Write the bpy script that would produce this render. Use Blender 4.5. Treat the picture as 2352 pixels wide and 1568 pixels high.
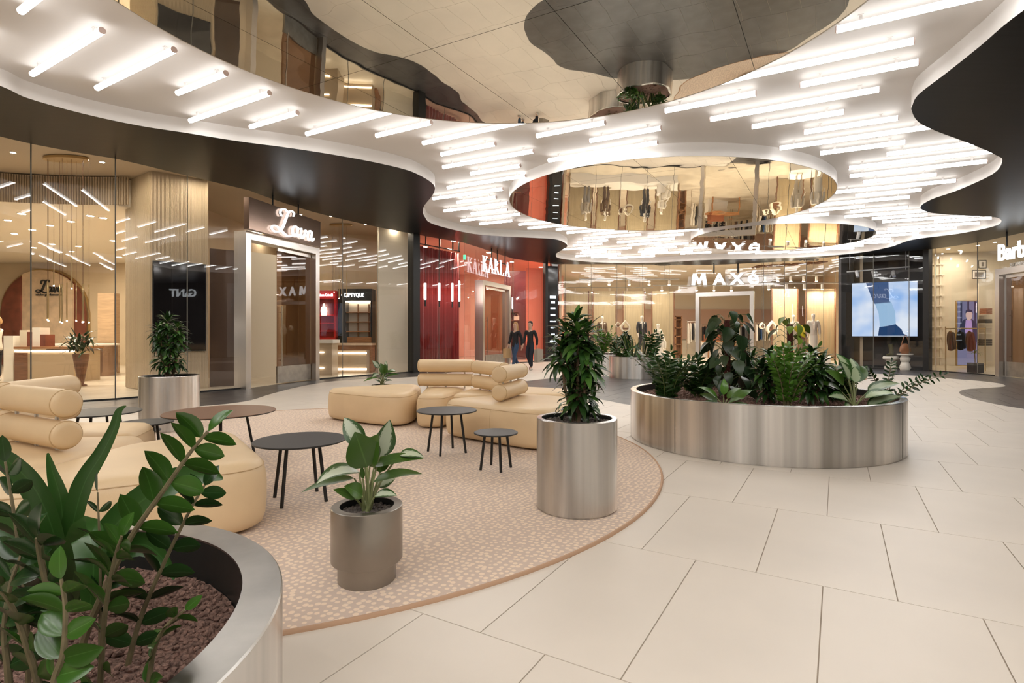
import bpy, bmesh, math, random
from mathutils import Vector, Matrix
from mathutils.geometry import tessellate_polygon
import numpy as np
random.seed(7)
scene = bpy.context.scene
for o in list(bpy.data.objects): bpy.data.objects.remove(o)
COL = scene.collection
PI = math.pi
# ------------------------------------------------------------------ camera
F = 1257.0; HY = 770.0; H = 1.22          # focal length and horizon in 2352x1568 pixels, camera height in metres
cd = bpy.data.cameras.new('camera'); cam = bpy.data.objects.new('camera', cd); COL.objects.link(cam)
cam.location = (0, 0, H); cam.rotation_euler = (PI/2, 0, 0)
cd.sensor_width = 36; cd.lens = F/2352*36; cd.shift_y = -(784-HY)/2352; cd.clip_start = .05; cd.clip_end = 200
scene.camera = cam
# ------------------------------------------------------------------ world and exposure
w = bpy.data.worlds.new('world'); scene.world = w; w.use_nodes = True
w.node_tree.nodes['Background'].inputs[0].default_value = (1, .93, .85, 1)
w.node_tree.nodes['Background'].inputs[1].default_value = .25
vs = scene.view_settings; vs.view_transform = 'Standard'; vs.look = 'None'; vs.gamma = 1; vs.use_curve_mapping = False
vs.exposure = 0.62
TUBE_E = 21.0
# ------------------------------------------------------------------ geometry of the picture
def fl(x, y, z=0.0):                      # pixel on a horizontal plane
    D = (H-z)*F/(y-HY); return Vector(((x-1176)/F*D, D, z))
def at(px, D, z=0.0): return Vector(((px-1176)/F*D, D, z))
def zy(y, D): return H+(HY-y)/F*D
VX, VY = -.859, .512
def zc(x, y): return 4.245+.028*(VX*x+VY*y)     # the dark soffit rises gently to the left
def cl(x, y, dz=0.0):
    a = (x-1176)/F; D = (4.245+dz-H)/((HY-y)/F-.028*(VX*a+VY)); return Vector((a*D, D, 0))
# ------------------------------------------------------------------ materials
M = {}
def mat(name, color, rough=.5, metal=0, spec=.5, emit=None, estr=1, var=None, bump=None, aniso=None, alpha=None, coat=0, sheen=0, trans=0):
    m = bpy.data.materials.new(name); m.use_nodes = True; nt = m.node_tree; b = nt.nodes['Principled BSDF']
    c = tuple(color)+(1,)
    b.inputs['Base Color'].default_value = c; b.inputs['Roughness'].default_value = rough; b.inputs['Metallic'].default_value = metal
    b.inputs['Specular IOR Level'].default_value = spec; b.inputs['Coat Weight'].default_value = coat
    if sheen: b.inputs['Sheen Weight'].default_value = sheen
    if trans: b.inputs['Transmission Weight'].default_value = trans
    if emit: b.inputs['Emission Color'].default_value = tuple(emit)+(1,); b.inputs['Emission Strength'].default_value = estr
    tc = nt.nodes.new('ShaderNodeTexCoord')
    if var:
        sc, amt = var[0], var[1]
        n = nt.nodes.new('ShaderNodeTexNoise'); n.inputs['Scale'].default_value = sc; n.inputs['Detail'].default_value = 4
        mp = nt.nodes.new('ShaderNodeMapping'); nt.links.new(tc.outputs['Object'], mp.inputs[0]); nt.links.new(mp.outputs[0], n.inputs['Vector'])
        if len(var) > 2: mp.inputs['Scale'].default_value = var[2]
        r = nt.nodes.new('ShaderNodeValToRGB'); r.color_ramp.elements[0].position = .3; r.color_ramp.elements[1].position = .7
        r.color_ramp.elements[0].color = tuple(x*(1-amt) for x in color)+(1,); r.color_ramp.elements[1].color = tuple(min(1, x*(1+amt)) for x in color)+(1,)
        nt.links.new(n.outputs['Fac'], r.inputs[0]); nt.links.new(r.outputs[0], b.inputs['Base Color'])
    if bump:
        sc, st = bump[0], bump[1]
        n = nt.nodes.new('ShaderNodeTexNoise'); n.inputs['Scale'].default_value = sc; n.inputs['Detail'].default_value = 3 if sc > 5 else .6
        mp = nt.nodes.new('ShaderNodeMapping'); nt.links.new(tc.outputs['Object'], mp.inputs[0]); nt.links.new(mp.outputs[0], n.inputs['Vector'])
        if len(bump) > 2: mp.inputs['Scale'].default_value = bump[2]
        bp = nt.nodes.new('ShaderNodeBump'); bp.inputs['Strength'].default_value = st; bp.inputs['Distance'].default_value = .01 if len(bump) < 4 else bump[3]
        nt.links.new(n.outputs['Fac'], bp.inputs['Height']); nt.links.new(bp.outputs[0], b.inputs['Normal'])
    if aniso is not None:
        b.inputs['Anisotropic'].default_value = aniso[0]; b.inputs['Anisotropic Rotation'].default_value = aniso[1]
        t = nt.nodes.new('ShaderNodeTangent'); t.direction_type = 'RADIAL'; t.axis = 'Z'; nt.links.new(t.outputs[0], b.inputs['Tangent'])
    M[name] = m; return m
def glassmat(name, tint=(1, 1, 1), ior=1.45, rough=0):
    m = bpy.data.materials.new(name); m.use_nodes = True; nt = m.node_tree; nt.nodes.clear()
    out = nt.nodes.new('ShaderNodeOutputMaterial'); mx = nt.nodes.new('ShaderNodeMixShader')
    t = nt.nodes.new('ShaderNodeBsdfTransparent'); t.inputs[0].default_value = tuple(tint)+(1,)
    g = nt.nodes.new('ShaderNodeBsdfGlossy'); g.inputs['Roughness'].default_value = rough
    f = nt.nodes.new('ShaderNodeLayerWeight'); f.inputs[0].default_value = .5; pw = nt.nodes.new('ShaderNodeMath'); pw.operation = 'POWER'; pw.inputs[1].default_value = 4.5; nt.links.new(f.outputs['Facing'], pw.inputs[0])
    ma = nt.nodes.new('ShaderNodeMath'); ma.operation = 'MULTIPLY_ADD'; r0 = ((ior-1)/(ior+1))**2; ma.inputs[1].default_value = 1-r0; ma.inputs[2].default_value = r0; nt.links.new(pw.outputs[0], ma.inputs[0])
    nt.links.new(ma.outputs[0], mx.inputs[0]); nt.links.new(t.outputs[0], mx.inputs[1]); nt.links.new(g.outputs[0], mx.inputs[2]); nt.links.new(mx.outputs[0], out.inputs[0])
    M[name] = m; return m
def emat(name, color, s):
    m = bpy.data.materials.new(name); m.use_nodes = True; nt = m.node_tree; nt.nodes.clear()
    out = nt.nodes.new('ShaderNodeOutputMaterial'); e = nt.nodes.new('ShaderNodeEmission')
    e.inputs[0].default_value = tuple(color)+(1,); e.inputs[1].default_value = s; nt.links.new(e.outputs[0], out.inputs[0]); M[name] = m; return m
mat('tile_beige', (.72, .65, .565), .46, var=(.9, .06), bump=(300, .03))
mat('tile_dark', (.072, .066, .064), .34, var=(3, .25, (1, 1, 1)), bump=(250, .04))
mat('grout', (.42, .35, .28), .8)
mat('grout_light', (.30, .28, .26), .8)
mat('soffit', (.009, .0093, .009), .33, spec=.5, var=(1.2, .25, (1, 14, 1))); M['soffit'].node_tree.nodes['Principled BSDF'].inputs['IOR'].default_value = 1.2
mat('white_paint', (.70, .665, .635), .6)
mat('white_edge', (.76, .735, .71), .5)
mat('mirror_gold', (.78, .73, .61), .012, 1, bump=(1.7, .06, (1, 1, 1), .05))
emat('tube_light', (1, .98, .955), TUBE_E); emat('tube_light_top', (1, .98, .955), TUBE_E*.11); emat('tube_light_side', (1, .98, .955), TUBE_E*.22)
mat('tube_cap', (.75, .6, .56), .5)
mat('clip', (.75, .72, .7), .4)
mat('steel', (.65, .635, .615), .27, 1, aniso=(.9, .25), var=(5.0, .42, (1, 1, .015)))  # brushed grain, with vertical colour streaks painted in for stretched reflections
mat('steel_frame', (.60, .56, .52), .28, 1, bump=(400, .05, (1, 1, .02)))
mat('steel_top', (.40, .385, .36), .3, 1, var=(6, .15), bump=(30, .03))
mat('pot_grey', (.34, .32, .29), .3, 1, var=(4, .1), aniso=(.6, .25))
mat('inner_dark', (.03, .032, .03), .35, .5)
mat('black_metal', (.012, .012, .012), .4)
mat('table_black', (.030, .028, .028), .5, var=(300, .2))
mat('table_brown', (.20, .095, .05), .4, var=(200, .12))
mat('leather', (.74, .555, .335), .42, var=(2.5, .05), bump=(260, .12))
mat('leather_seam', (.56, .39, .21), .6)
mat('silver_peg', (.6, .58, .55), .3, 1)
mat('joint', (.16, .15, .13), .5)
mat('black_trim', (.012, .012, .012), .45)
glassmat('glass'); glassmat('glass_bronze', (.62, .5, .42), 1.6)
emat('sign_white', (.93, .97, 1), 2.6)
mat('sign_side', (.25, .25, .27), .4)
# ------------------------------------------------------------------ mesh helpers
def link(o, parent=None):
    COL.objects.link(o)
    if parent is not None: o.parent = parent
    return o
def wloc(o):
    v = Vector((0, 0, 0))
    while o is not None: v += o.location; o = o.parent
    return v
class MB:
    """collects shapes (world coordinates) and links them as ONE mesh object"""
    def __init__(s): s.v = []; s.f = []
    def add(s, v, f):
        n = len(s.v); s.v += [tuple(p) for p in v]; s.f += [tuple(i+n for i in q) for q in f]; return s
    def box(s, c, d, rz=0, M4=None):
        x, y, z = (k/2 for k in d); ca, sa = math.cos(rz), math.sin(rz)
        p = [(i*x, j*y, k*z) for k in (-1, 1) for j in (-1, 1) for i in (-1, 1)]
        v = [(c[0]+a*ca-b*sa, c[1]+a*sa+b*ca, c[2]+e) for a, b, e in p]
        return s.add(v, [(0, 2, 3, 1), (4, 5, 7, 6), (0, 1, 5, 4), (2, 6, 7, 3), (0, 4, 6, 2), (1, 3, 7, 5)])
    def seg(s, a, b, t, z0, z1):           # upright slab between two plan points
        a = Vector(a[:2]); b = Vector(b[:2]); d = (b-a); l = d.length; c = (a+b)/2
        return s.box((c.x, c.y, (z0+z1)/2), (l, t, z1-z0), math.atan2(d.y, d.x))
    def tube(s, a, b, r, r2=None, n=10, caps=True):
        a = Vector(a); b = Vector(b); r2 = r if r2 is None else r2; d = (b-a).normalized()
        u = d.orthogonal().normalized(); w_ = d.cross(u); v = []
        for p, q in ((a, r), (b, r2)):
            v += [p+q*(math.cos(t)*u+math.sin(t)*w_) for t in (2*PI*i/n for i in range(n))]
        f = [(i, (i+1) % n, n+(i+1) % n, n+i) for i in range(n)]
        if caps: f += [tuple(range(n))[::-1], tuple(range(n, 2*n))]
        return s.add(v, f)
    def path(s, pts, rs, n=8):
        pts = [Vector(p) for p in pts]; rs = rs if isinstance(rs, (list, tuple)) else [rs]*len(pts); v = []; u = None
        for i, p in enumerate(pts):
            d = (pts[min(i+1, len(pts)-1)]-pts[max(i-1, 0)]).normalized()
            u = d.orthogonal().normalized() if u is None else (u-d*u.dot(d)).normalized()
            w_ = d.cross(u); v += [p+rs[i]*(math.cos(t)*u+math.sin(t)*w_) for t in (2*PI*k/n for k in range(n))]
        f = [(i*n+k, i*n+(k+1) % n, (i+1)*n+(k+1) % n, (i+1)*n+k) for i in range(len(pts)-1) for k in range(n)]
        f += [tuple(range(n))[::-1], tuple(range((len(pts)-1)*n, len(pts)*n))]
        return s.add(v, f)
    def lathe(s, c, prof, n=32, close=False, sx=1, sy=1):
        v = []; m = len(prof)
        for i in range(n):
            t = 2*PI*i/n; v += [(c[0]+r*math.cos(t)*sx, c[1]+r*math.sin(t)*sy, c[2]+z) for r, z in prof]
        f = [(i*m+k, ((i+1) % n)*m+k, ((i+1) % n)*m+k+1, i*m+k+1) for i in range(n) for k in range(m-1)]
        if close:
            f.append(tuple(i*m+m-1 for i in range(n))); f.append(tuple(i*m for i in range(n))[::-1])
        return s.add(v, f)
    def prism(s, poly, z0, z1):            # plan polygon; z0/z1 numbers or functions of (x, y)
        n = len(poly); g0 = z0 if callable(z0) else (lambda x, y: z0); g1 = z1 if callable(z1) else (lambda x, y: z1)
        v = [(p[0], p[1], g0(p[0], p[1])) for p in poly]+[(p[0], p[1], g1(p[0], p[1])) for p in poly]
        tri = tessellate_polygon([[Vector((p[0], p[1], 0)) for p in poly]])
        f = [(i, (i+1) % n, n+(i+1) % n, n+i) for i in range(n)]
        f += [tuple(t) for t in tri]+[tuple(k+n for k in t) for t in tri]
        return s.add(v, f)
    def fprism(s, poly, D0, D1):           # polygon in the X-Z plane, from depth D0 to D1
        n = len(poly); v = [(p[0], D0, p[1]) for p in poly]+[(p[0], D1, p[1]) for p in poly]
        tri = tessellate_polygon([[Vector((p[0], p[1], 0)) for p in poly]])
        f = [(i, (i+1) % n, n+(i+1) % n, n+i) for i in range(n)]+[tuple(t) for t in tri]+[tuple(k+n for k in t) for t in tri]
        return s.add(v, f)
    def mesh(s, name, off=Vector((0, 0, 0)), smooth=False, fix=True):
        me = bpy.data.meshes.new(name); me.from_pydata([(p[0]-off[0], p[1]-off[1], p[2]-off[2]) for p in s.v], [], s.f)
        if fix:
            bm = bmesh.new(); bm.from_mesh(me); bmesh.ops.recalc_face_normals(bm, faces=bm.faces); bm.to_mesh(me); bm.free()
        if smooth:
            me.shade_smooth()
            try: me.set_sharp_from_angle(angle=math.radians(40))
            except Exception: pass
        me.update(); return me
    def build(s, name, m, parent=None, smooth=False, fix=True):
        off = wloc(parent) if parent is not None else Vector((0, 0, 0))
        me = s.mesh(name, off, smooth, fix); me.materials.append(M[m] if isinstance(m, str) else m)
        return link(bpy.data.objects.new(name, me), parent)
def tag(o, label=None, cat=None, group=None, kind=None):
    if label: o['label'] = label
    if cat: o['category'] = cat
    if group: o['group'] = group
    if kind: o['kind'] = kind
    return o
def thing(name, loc, label=None, cat=None, group=None, kind=None):
    o = bpy.data.objects.new(name, None); o.location = Vector(loc); o.empty_display_size = .1; link(o); return tag(o, label, cat, group, kind)
def copy_tree(o, parent=None):
    c = o.copy(); COL.objects.link(c); c.parent = parent
    for ch in list(o.children): copy_tree(ch, c)
    return c
def catmull(P, n=8, closed=True):
    P = [Vector(p) for p in P]; out = []; N = len(P)
    for i in range(N if closed else N-1):
        g = (lambda k: P[k % N]) if closed else (lambda k: P[max(0, min(N-1, k))])
        a, b, c, d = g(i-1), g(i), g(i+1), g(i+2)
        for k in range(n):
            t = k/n; out.append(.5*((2*b)+(c-a)*t+(2*a-5*b+4*c-d)*t*t+(3*b-a-3*c+d)*t**3))
    if not closed: out.append(P[-1])
    return out
TMP = bpy.data.scenes.new('scratch'); TMPV = TMP.view_layers[0]
def scratch_graph():
    with bpy.context.temp_override(scene=TMP, view_layer=TMPV): return bpy.context.evaluated_depsgraph_get()
def text_mesh(body, size, extrude, bold=0.0, spacing=1.0):
    cu = bpy.data.curves.new('t', 'FONT'); cu.body = body; cu.size = size; cu.extrude = extrude; cu.offset = bold; cu.space_character = spacing
    cu.align_x = 'CENTER'; cu.resolution_u = 3
    o = bpy.data.objects.new('t', cu); TMP.collection.objects.link(o); dg = scratch_graph()
    me = bpy.data.meshes.new_from_object(o.evaluated_get(dg)); bpy.data.objects.remove(o); bpy.data.curves.remove(cu); return me
def text_obj(body, loc, height, width, rz, m, parent=None, name='lettering', depth=.03, bold=0, rx=PI/2, spacing=1.0):
    """lettering scaled to a width and a height in metres, standing upright, reading direction turned by rz"""
    me = text_mesh(body, 1, .5, bold, spacing); co = np.array([v.co for v in me.vertices]); mn, mx = co.min(0), co.max(0)
    for v in me.vertices:
        x = (v.co.x-mn[0])/(mx[0]-mn[0])-.5; y = (v.co.y-mn[1])/(mx[1]-mn[1])-.5; z = v.co.z
        v.co = (x*width, z*depth, y*height)
    bm = bmesh.new(); bm.from_mesh(me); bmesh.ops.recalc_face_normals(bm, faces=bm.faces); bm.to_mesh(me); bm.free()
    me.materials.clear(); me.materials.append(M[m])
    o = bpy.data.objects.new(name, me); link(o, parent); o.location = Vector(loc)-(wloc(parent) if parent else Vector((0, 0, 0))); o.rotation_euler = (0, 0, rz); return o
# ------------------------------------------------------------------ the shop line (plan), by picture column and depth
SD = [(-420, 7.3), (-200, 8.3), (0, 9.27), (71, 9.62), (187, 10.1), (265, 10.39), (328, 10.77), (450, 11.63), (568, 12.6), (723, 15.0), (854, 16.83), (945, 18.1), (1066, 19.8), (1104, 21.0),
      (1178, 24.0), (1250, 25.5), (1280, 25.7), (1638, 24.6), (1821, 22.6), (1926, 20.9), (2006, 20.1), (2089, 19.2), (2124, 18.9), (2138, 18.75), (2245, 17.2), (2298, 16.3), (2352, 15.4), (2500, 13.4), (2700, 11.2)]
_px = np.array([s[0] for s in SD], float); _dd = np.array([s[1] for s in SD])
def sd(px): return float(np.interp(px, _px, _dd))
def sf(px, off=0.0):                       # plan point of the glass line at a picture column, off metres farther along the ray
    return at(px, sd(px)+off)
SFL = [sf(p) for p in list(range(-420, 960, 30))+[945, 958, 1000, 1033, 1066, 1085, 1104, 1140, 1178, 1214, 1250, 1280, 1360, 1450, 1540, 1638, 1730, 1821, 1875, 1926, 1966, 2006, 2047, 2089, 2124, 2138, 2190, 2245, 2298, 2325, 2352, 2425, 2500, 2600, 2700] if p != 930 or True]
SFL = sorted(SFL, key=lambda p: p.x/p.y)
BACK = [(14.6, 7), (14, 0), (12, -6), (4, -8), (-6, -8), (-11, -5), (-12.0, 1)]
MALL = [(p.x, p.y) for p in SFL]+BACK
def sdist(poly, P):
    """signed distance of points to a polygon, positive inside"""
    P = np.asarray(P, float); A = np.array([(q[0], q[1]) for q in poly]); B = np.roll(A, -1, 0)
    d2 = np.full(len(P), 1e9); ins = np.zeros(len(P), bool)
    for a, b in zip(A, B):
        e = b-a; t = np.clip(((P-a)@e)/(e@e+1e-12), 0, 1); q = P-a-t[:, None]*e; d2 = np.minimum(d2, (q**2).sum(1))
        c = (a[1] > P[:, 1]) != (b[1] > P[:, 1])
        with np.errstate(divide='ignore', invalid='ignore'): xi = a[0]+(P[:, 1]-a[1])*(b[0]-a[0])/(b[1]-a[1])
        ins ^= c & (P[:, 0] < xi)
    d = np.sqrt(d2); return np.where(ins, d, -d)
g2 = lambda x, y: tuple(fl(x, y)[:2])
DARK_LEFT = [tuple(p[:2]) for p in catmull([Vector(g2(*q)).to_3d() for q in ((-200, 1010), (100, 966), (286, 945), (430, 935), (560, 922), (624, 904), (687, 888), (751, 877), (834, 870), (905, 868), (985, 862), (1080, 848), (1160, 838))], 5, False)]+[(.5, 28), (-8, 30), (-16, 20), (-16, 5)]
DARK_MID = [tuple(p[:2]) for p in catmull([Vector((a, b, 0)) for a, b in ((.1, 13.6), (.25, 14.33), (.58, 14.9), (1.06, 15.5), (1.6, 15.95), (2.5, 16.25), (3.3, 16.4), (5, 16.2), (6.3, 15.2), (7.15, 13.6), (7.2, 12.2), (6.6, 10.7), (5.4, 9.6), (4, 9), (2.9, 9.1), (2.1, 9.6), (1.75, 10.3), (1.0, 11.7), (.4, 12.7))], 5)]
DARK_RIGHT = [tuple(p[:2]) for p in catmull([Vector(g2(*q)).to_3d() for q in ((1700, 843), (1850, 850), (1966, 856), (2037, 859), (2137, 865), (2202, 871), (2248, 874.5), (2294, 880), (2309, 885), (2302, 888), (2264, 890.6), (2218, 894), (2203, 901), (2218, 910.5), (2264, 923), (2310, 932), (2352, 939), (2500, 965), (2750, 1010))], 5, False)]+[(22, 6), (24, 22), (14, 26), (9.5, 24.9)]
def fdark(P): return np.maximum(np.maximum(sdist(DARK_LEFT, P), sdist(DARK_MID, P)), sdist(DARK_RIGHT, P))
def fmall(P): return sdist(MALL, P)
def clip_tris(tris, fn, sign):
    """keeps the side of a triangle soup (n,3,2) where sign*fn >= 0"""
    if len(tris) == 0: return tris
    f = sign*fn(tris.reshape(-1, 2)).reshape(-1, 3); out = []
    for t, v in zip(tris, f):
        if (v >= 0).all(): out.append(t); continue
        if (v < 0).all(): continue
        p = []
        for i in range(3):
            j = (i+1) % 3
            if v[i] >= 0: p.append(t[i])
            if (v[i] >= 0) != (v[j] >= 0): k = v[i]/(v[i]-v[j]); p.append(t[i]+k*(t[j]-t[i]))
        for k in range(1, len(p)-1): out.append(np.array([p[0], p[k], p[k+1]]))
    return np.array(out) if out else np.zeros((0, 3, 2))
# floor base and tiles
floor = thing('floor', (0, 0, 0), 'pale beige floor of long stone tiles with dark grey wavy inlays', None, None, 'structure')
MB().prism(MALL, -.06, -.0045).build('grout_bed', 'grout', floor)
TU = Vector((748, 1257)).normalized(); TV = Vector((1257, -748)).normalized()
TO = Vector(fl(1598.2, 1286)[:2]); G = .0027
mesh_cache = {}
def tile_mesh(key, tris):
    v = []; f = []; idx = {}
    for t in tris:
        q = []
        for p in t:
            k = (round(float(p[0]), 4), round(float(p[1]), 4))
            if k not in idx: idx[k] = len(v); v.append((k[0], k[1], 0))
            q.append(idx[k])
        if len(set(q)) == 3: f.append(tuple(q))
    ec = {}
    for q in f:
        for i in range(3): e = (q[i], q[(i+1) % 3]); ec[e] = ec.get(e, 0)+1
    n = len(v); b = [e for e in ec if (e[1], e[0]) not in ec]
    low = {}
    for e in b:
        for i in e:
            if i not in low: low[i] = len(v); v.append((v[i][0], v[i][1], -.004))
    f += [(e[1], e[0], low[e[0]], low[e[1]]) for e in b]
    return v, f
full = np.array([[[0, 0], [1.2, 0], [1.2, .6]], [[0, 0], [1.2, .6], [0, .6]]])
cand = []
for a in range(-14, 26):
    for b in range(-40, 50):
        o = TO+TU*(a*1.2)+TV*((b+(.5 if a % 2 == 0 else 0))*.6)
        c = o+TU*.6+TV*.3
        if -13 < c.x < 18 and -9 < c.y < 28: cand.append((a, b, o, c))
cen = np.array([tuple(c[3]) for c in cand]); dm = fmall(cen); dk = fdark(cen)
R2 = np.array([[TU.x, TU.y], [TV.x, TV.y]])
def lin(t, o): return (t.reshape(-1, 2)@R2+np.array(o)).reshape(-1, 3, 2)
jobs = []
for (a, b, o, c), m_, k_ in zip(cand, dm, dk):
    if m_ < -.75: continue
    g = np.array([[[G, G], [1.2-G, G], [1.2-G, .6-G]], [[G, G], [1.2-G, .6-G], [G, .6-G]]])
    if abs(m_) < .75 or abs(k_) < .75:
        nx, ny = 14, 7; g = []
        X = np.linspace(G, 1.2-G, nx+1); Y = np.linspace(G, .6-G, ny+1)
        for i in range(nx):
            for j in range(ny):
                p = [(X[i], Y[j]), (X[i+1], Y[j]), (X[i+1], Y[j+1]), (X[i], Y[j+1])]
                g += [[p[0], p[1], p[2]], [p[0], p[2], p[3]]]
        g = np.array(g); t = lin(g, o)
        if abs(m_) < .75: t = clip_tris(t, fmall, 1)
        for s_, mt in ((-1, 'tile_beige'), (1, 'tile_dark')):
            q = clip_tris(t, fdark, s_)
            if len(q): jobs.append((c, mt, (q.reshape(-1, 2)-np.array(o)), o))
    else: jobs.append((c, 'tile_dark' if k_ > 0 else 'tile_beige', None, o))
def shows(c):                              # bigger = shows larger in the picture
    if c.y < .9 or abs(c.x) > .95*c.y+.8: return -1
    return 1/(c.y*c.y)
jobs.sort(key=lambda j: -shows(j[0]))
FULLME = {}
for mt in ('tile_beige', 'tile_dark'):
    v, f = tile_mesh(None, lin(np.array([[[G, G], [1.2-G, G], [1.2-G, .6-G]], [[G, G], [1.2-G, .6-G], [G, .6-G]]]), (0, 0)))
    me = bpy.data.meshes.new('floor_tile'); me.from_pydata(v, [], f); me.materials.append(M[mt]); me.update(); FULLME[mt] = me
rest = {'tile_beige': MB(), 'tile_dark': MB()}
for i, (c, mt, q, o) in enumerate(jobs):
    if i < 300 and shows(c) > 0:
        if q is None: me = FULLME[mt]
        else:
            v, f = tile_mesh(None, q.reshape(-1, 3, 2)); me = bpy.data.meshes.new('floor_tile'); me.from_pydata(v, [], f); me.materials.append(M[mt]); me.update()
        t = bpy.data.objects.new('floor_tile', me); link(t, floor); t.location = (o.x, o.y, 0)
    else:
        v, f = tile_mesh(None, q.reshape(-1, 3, 2)) if q is not None else ([tuple(x.co) for x in FULLME[mt].vertices], [tuple(p.vertices) for p in FULLME[mt].polygons])
        rest[mt].add([(a_+o.x, b_+o.y, z_) for a_, b_, z_ in v], f)
for mt in rest: rest[mt].build('farther_tiles', mt, floor, fix=False)['kind'] = 'stuff'
# ------------------------------------------------------------------ ceiling: dark soffit with a cloud-shaped recess
OPEN_PX = [(0, 196), (65, 225), (190, 260), (315, 287), (430, 305), (550, 324), (650, 337), (750, 352), (850, 370), (925, 387), (960, 400), (990, 418), (999, 432), (992, 450), (976, 470), (972, 482), (975, 496), (995, 514), (1078, 535), (1150, 542), (1230, 546), (1280, 550), (1303, 563), (1291, 574), (1277, 584), (1291, 594), (1374, 602), (1493, 603), (1611, 597), (1729, 594), (1848, 590), (1966, 581), (2043, 567), (2096, 550), (2203, 536), (2280, 520), (2300, 508), (2283, 498), (2203, 494), (2138, 488), (2114, 476), (2138, 458), (2203, 435), (2280, 399), (2302, 369), (2286, 355), (2232, 331), (2144, 298), (2108, 278), (2094, 254), (2096, 240), (2111, 215), (2176, 165), (2251, 105), (2352, 22)]
OPEN = [cl(*p) for p in OPEN_PX]+[Vector(p).to_3d() for p in ((4.6, 3.8), (4.9, 2.2), (5.6, 0), (4.6, -3.5), (1, -5), (-4, -4.6), (-7.4, -2.2), (-8.1, 1.5), (-7.6, 4.4), (-7.0, 6.2))]
OPEN = catmull(OPEN, 6)
RH = .23
ceil_ = thing('ceiling', (0, 0, 0), 'dark satin ceiling soffit around a cloud-shaped white light recess', None, None, 'structure')
mb = MB(); outer = [Vector((p[0], p[1], 0)) for p in MALL]; tri = tessellate_polygon([outer, OPEN]); P = outer+OPEN
mb.add([(p.x, p.y, zc(p.x, p.y)) for p in P], [tuple(t) for t in tri]); mb.build('soffit_panel', 'soffit', ceil_)
mb = MB(); n = len(outer)
mb.add([(p.x, p.y, zc(p.x, p.y)) for p in outer]+[(p.x, p.y, 5.3) for p in outer], [(i, i+1, n+i+1, n+i) for i in range(n-1)]); mb.build('soffit_edge', 'black_trim', ceil_)
mb = MB(); n = len(OPEN)
mb.add([(p.x, p.y, zc(p.x, p.y)-.004) for p in OPEN]+[(p.x, p.y, zc(p.x, p.y)+RH+.01) for p in OPEN], [(i, (i+1) % n, n+(i+1) % n, n+i) for i in range(n)]); mb.build('recess_edge', 'white_edge', ceil_, smooth=True)
mb = MB(); mb.prism([(p.x, p.y) for p in OPEN], lambda x, y: zc(x, y)+RH, lambda x, y: zc(x, y)+RH+.05); mb.build('recess_panel', 'white_paint', ceil_)
# mirrored drums that hang from the recess down to the soffit level, faced with mirror panels
def clip_half(poly, n_, d, keep):
    out = []
    for i in range(len(poly)):
        a, b = poly[i], poly[(i+1) % len(poly)]; fa = keep*(a.x*n_.x+a.y*n_.y-d); fb = keep*(b.x*n_.x+b.y*n_.y-d)
        if fa >= 0: out.append(a)
        if (fa >= 0) != (fb >= 0): out.append(a+(b-a)*(fa/(fa-fb)))
    return out
def drum(cx, cy, r, label, ou, ov, su, sv):
    c = Vector((cx, cy)); t = thing('ceiling_mirror', (cx, cy, zc(cx, cy)), label, 'mirror')
    ring = [Vector((cx+r*math.cos(2*PI*i/96), cy+r*math.sin(2*PI*i/96))) for i in range(96)]; N = 96
    mb = MB(); inn = [c+(p-c)*((r-.012)/r) for p in ring]
    mb.add([(p.x, p.y, zc(p.x, p.y)+RH) for p in ring]+[(p.x, p.y, zc(p.x, p.y)-.003) for p in ring]+[(p.x, p.y, zc(p.x, p.y)-.003) for p in inn]+[(p.x, p.y, zc(p.x, p.y)+.03) for p in inn],
           [(k*N+i, k*N+(i+1) % N, (k+1)*N+(i+1) % N, (k+1)*N+i) for k in range(3) for i in range(N)]); mb.build('drum_side', 'white_edge', t, smooth=True)
    MB().prism([(p.x, p.y) for p in inn], lambda x, y: zc(x, y)+.006, lambda x, y: zc(x, y)+.02).build('seam_backing', 'black_trim', t)
    g = .003
    for i in range(-6, 6):
        for j in range(-6, 6):
            q = [p.copy() for p in inn]
            for n_, d0, s_, k in ((TV, TV.dot(c)+ov, sv, i), (TU, TU.dot(c)+ou, su, j)):
                q = clip_half(q, n_, d0+k*s_+g, 1) if q else q
                q = clip_half(q, n_, d0+(k+1)*s_-g, -1) if q else q
            if len(q) > 2:
                a = sum((q[k].x*q[(k+1) % len(q)].y-q[(k+1) % len(q)].x*q[k].y) for k in range(len(q)))/2
                if abs(a) > .01: MB().prism([(p.x, p.y) for p in q], lambda x, y: zc(x, y), lambda x, y: zc(x, y)+.005).build('mirror_panel', 'mirror_gold', t)
drum(-.31, 4.6, 3.54, 'largest round mirrored ceiling drum over the near seating', .9, .3, 3.0, 1.5)
drum(3.53, 12.98, 3.6, 'round mirrored ceiling drum over the planters with shop dummies reflected', .4, .5, 3.0, 1.5)
drum(8.44, 17.4, 2.62, 'smallest round mirrored ceiling drum near the shop with the big screen', .3, .4, 3.0, 1.5)
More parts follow.
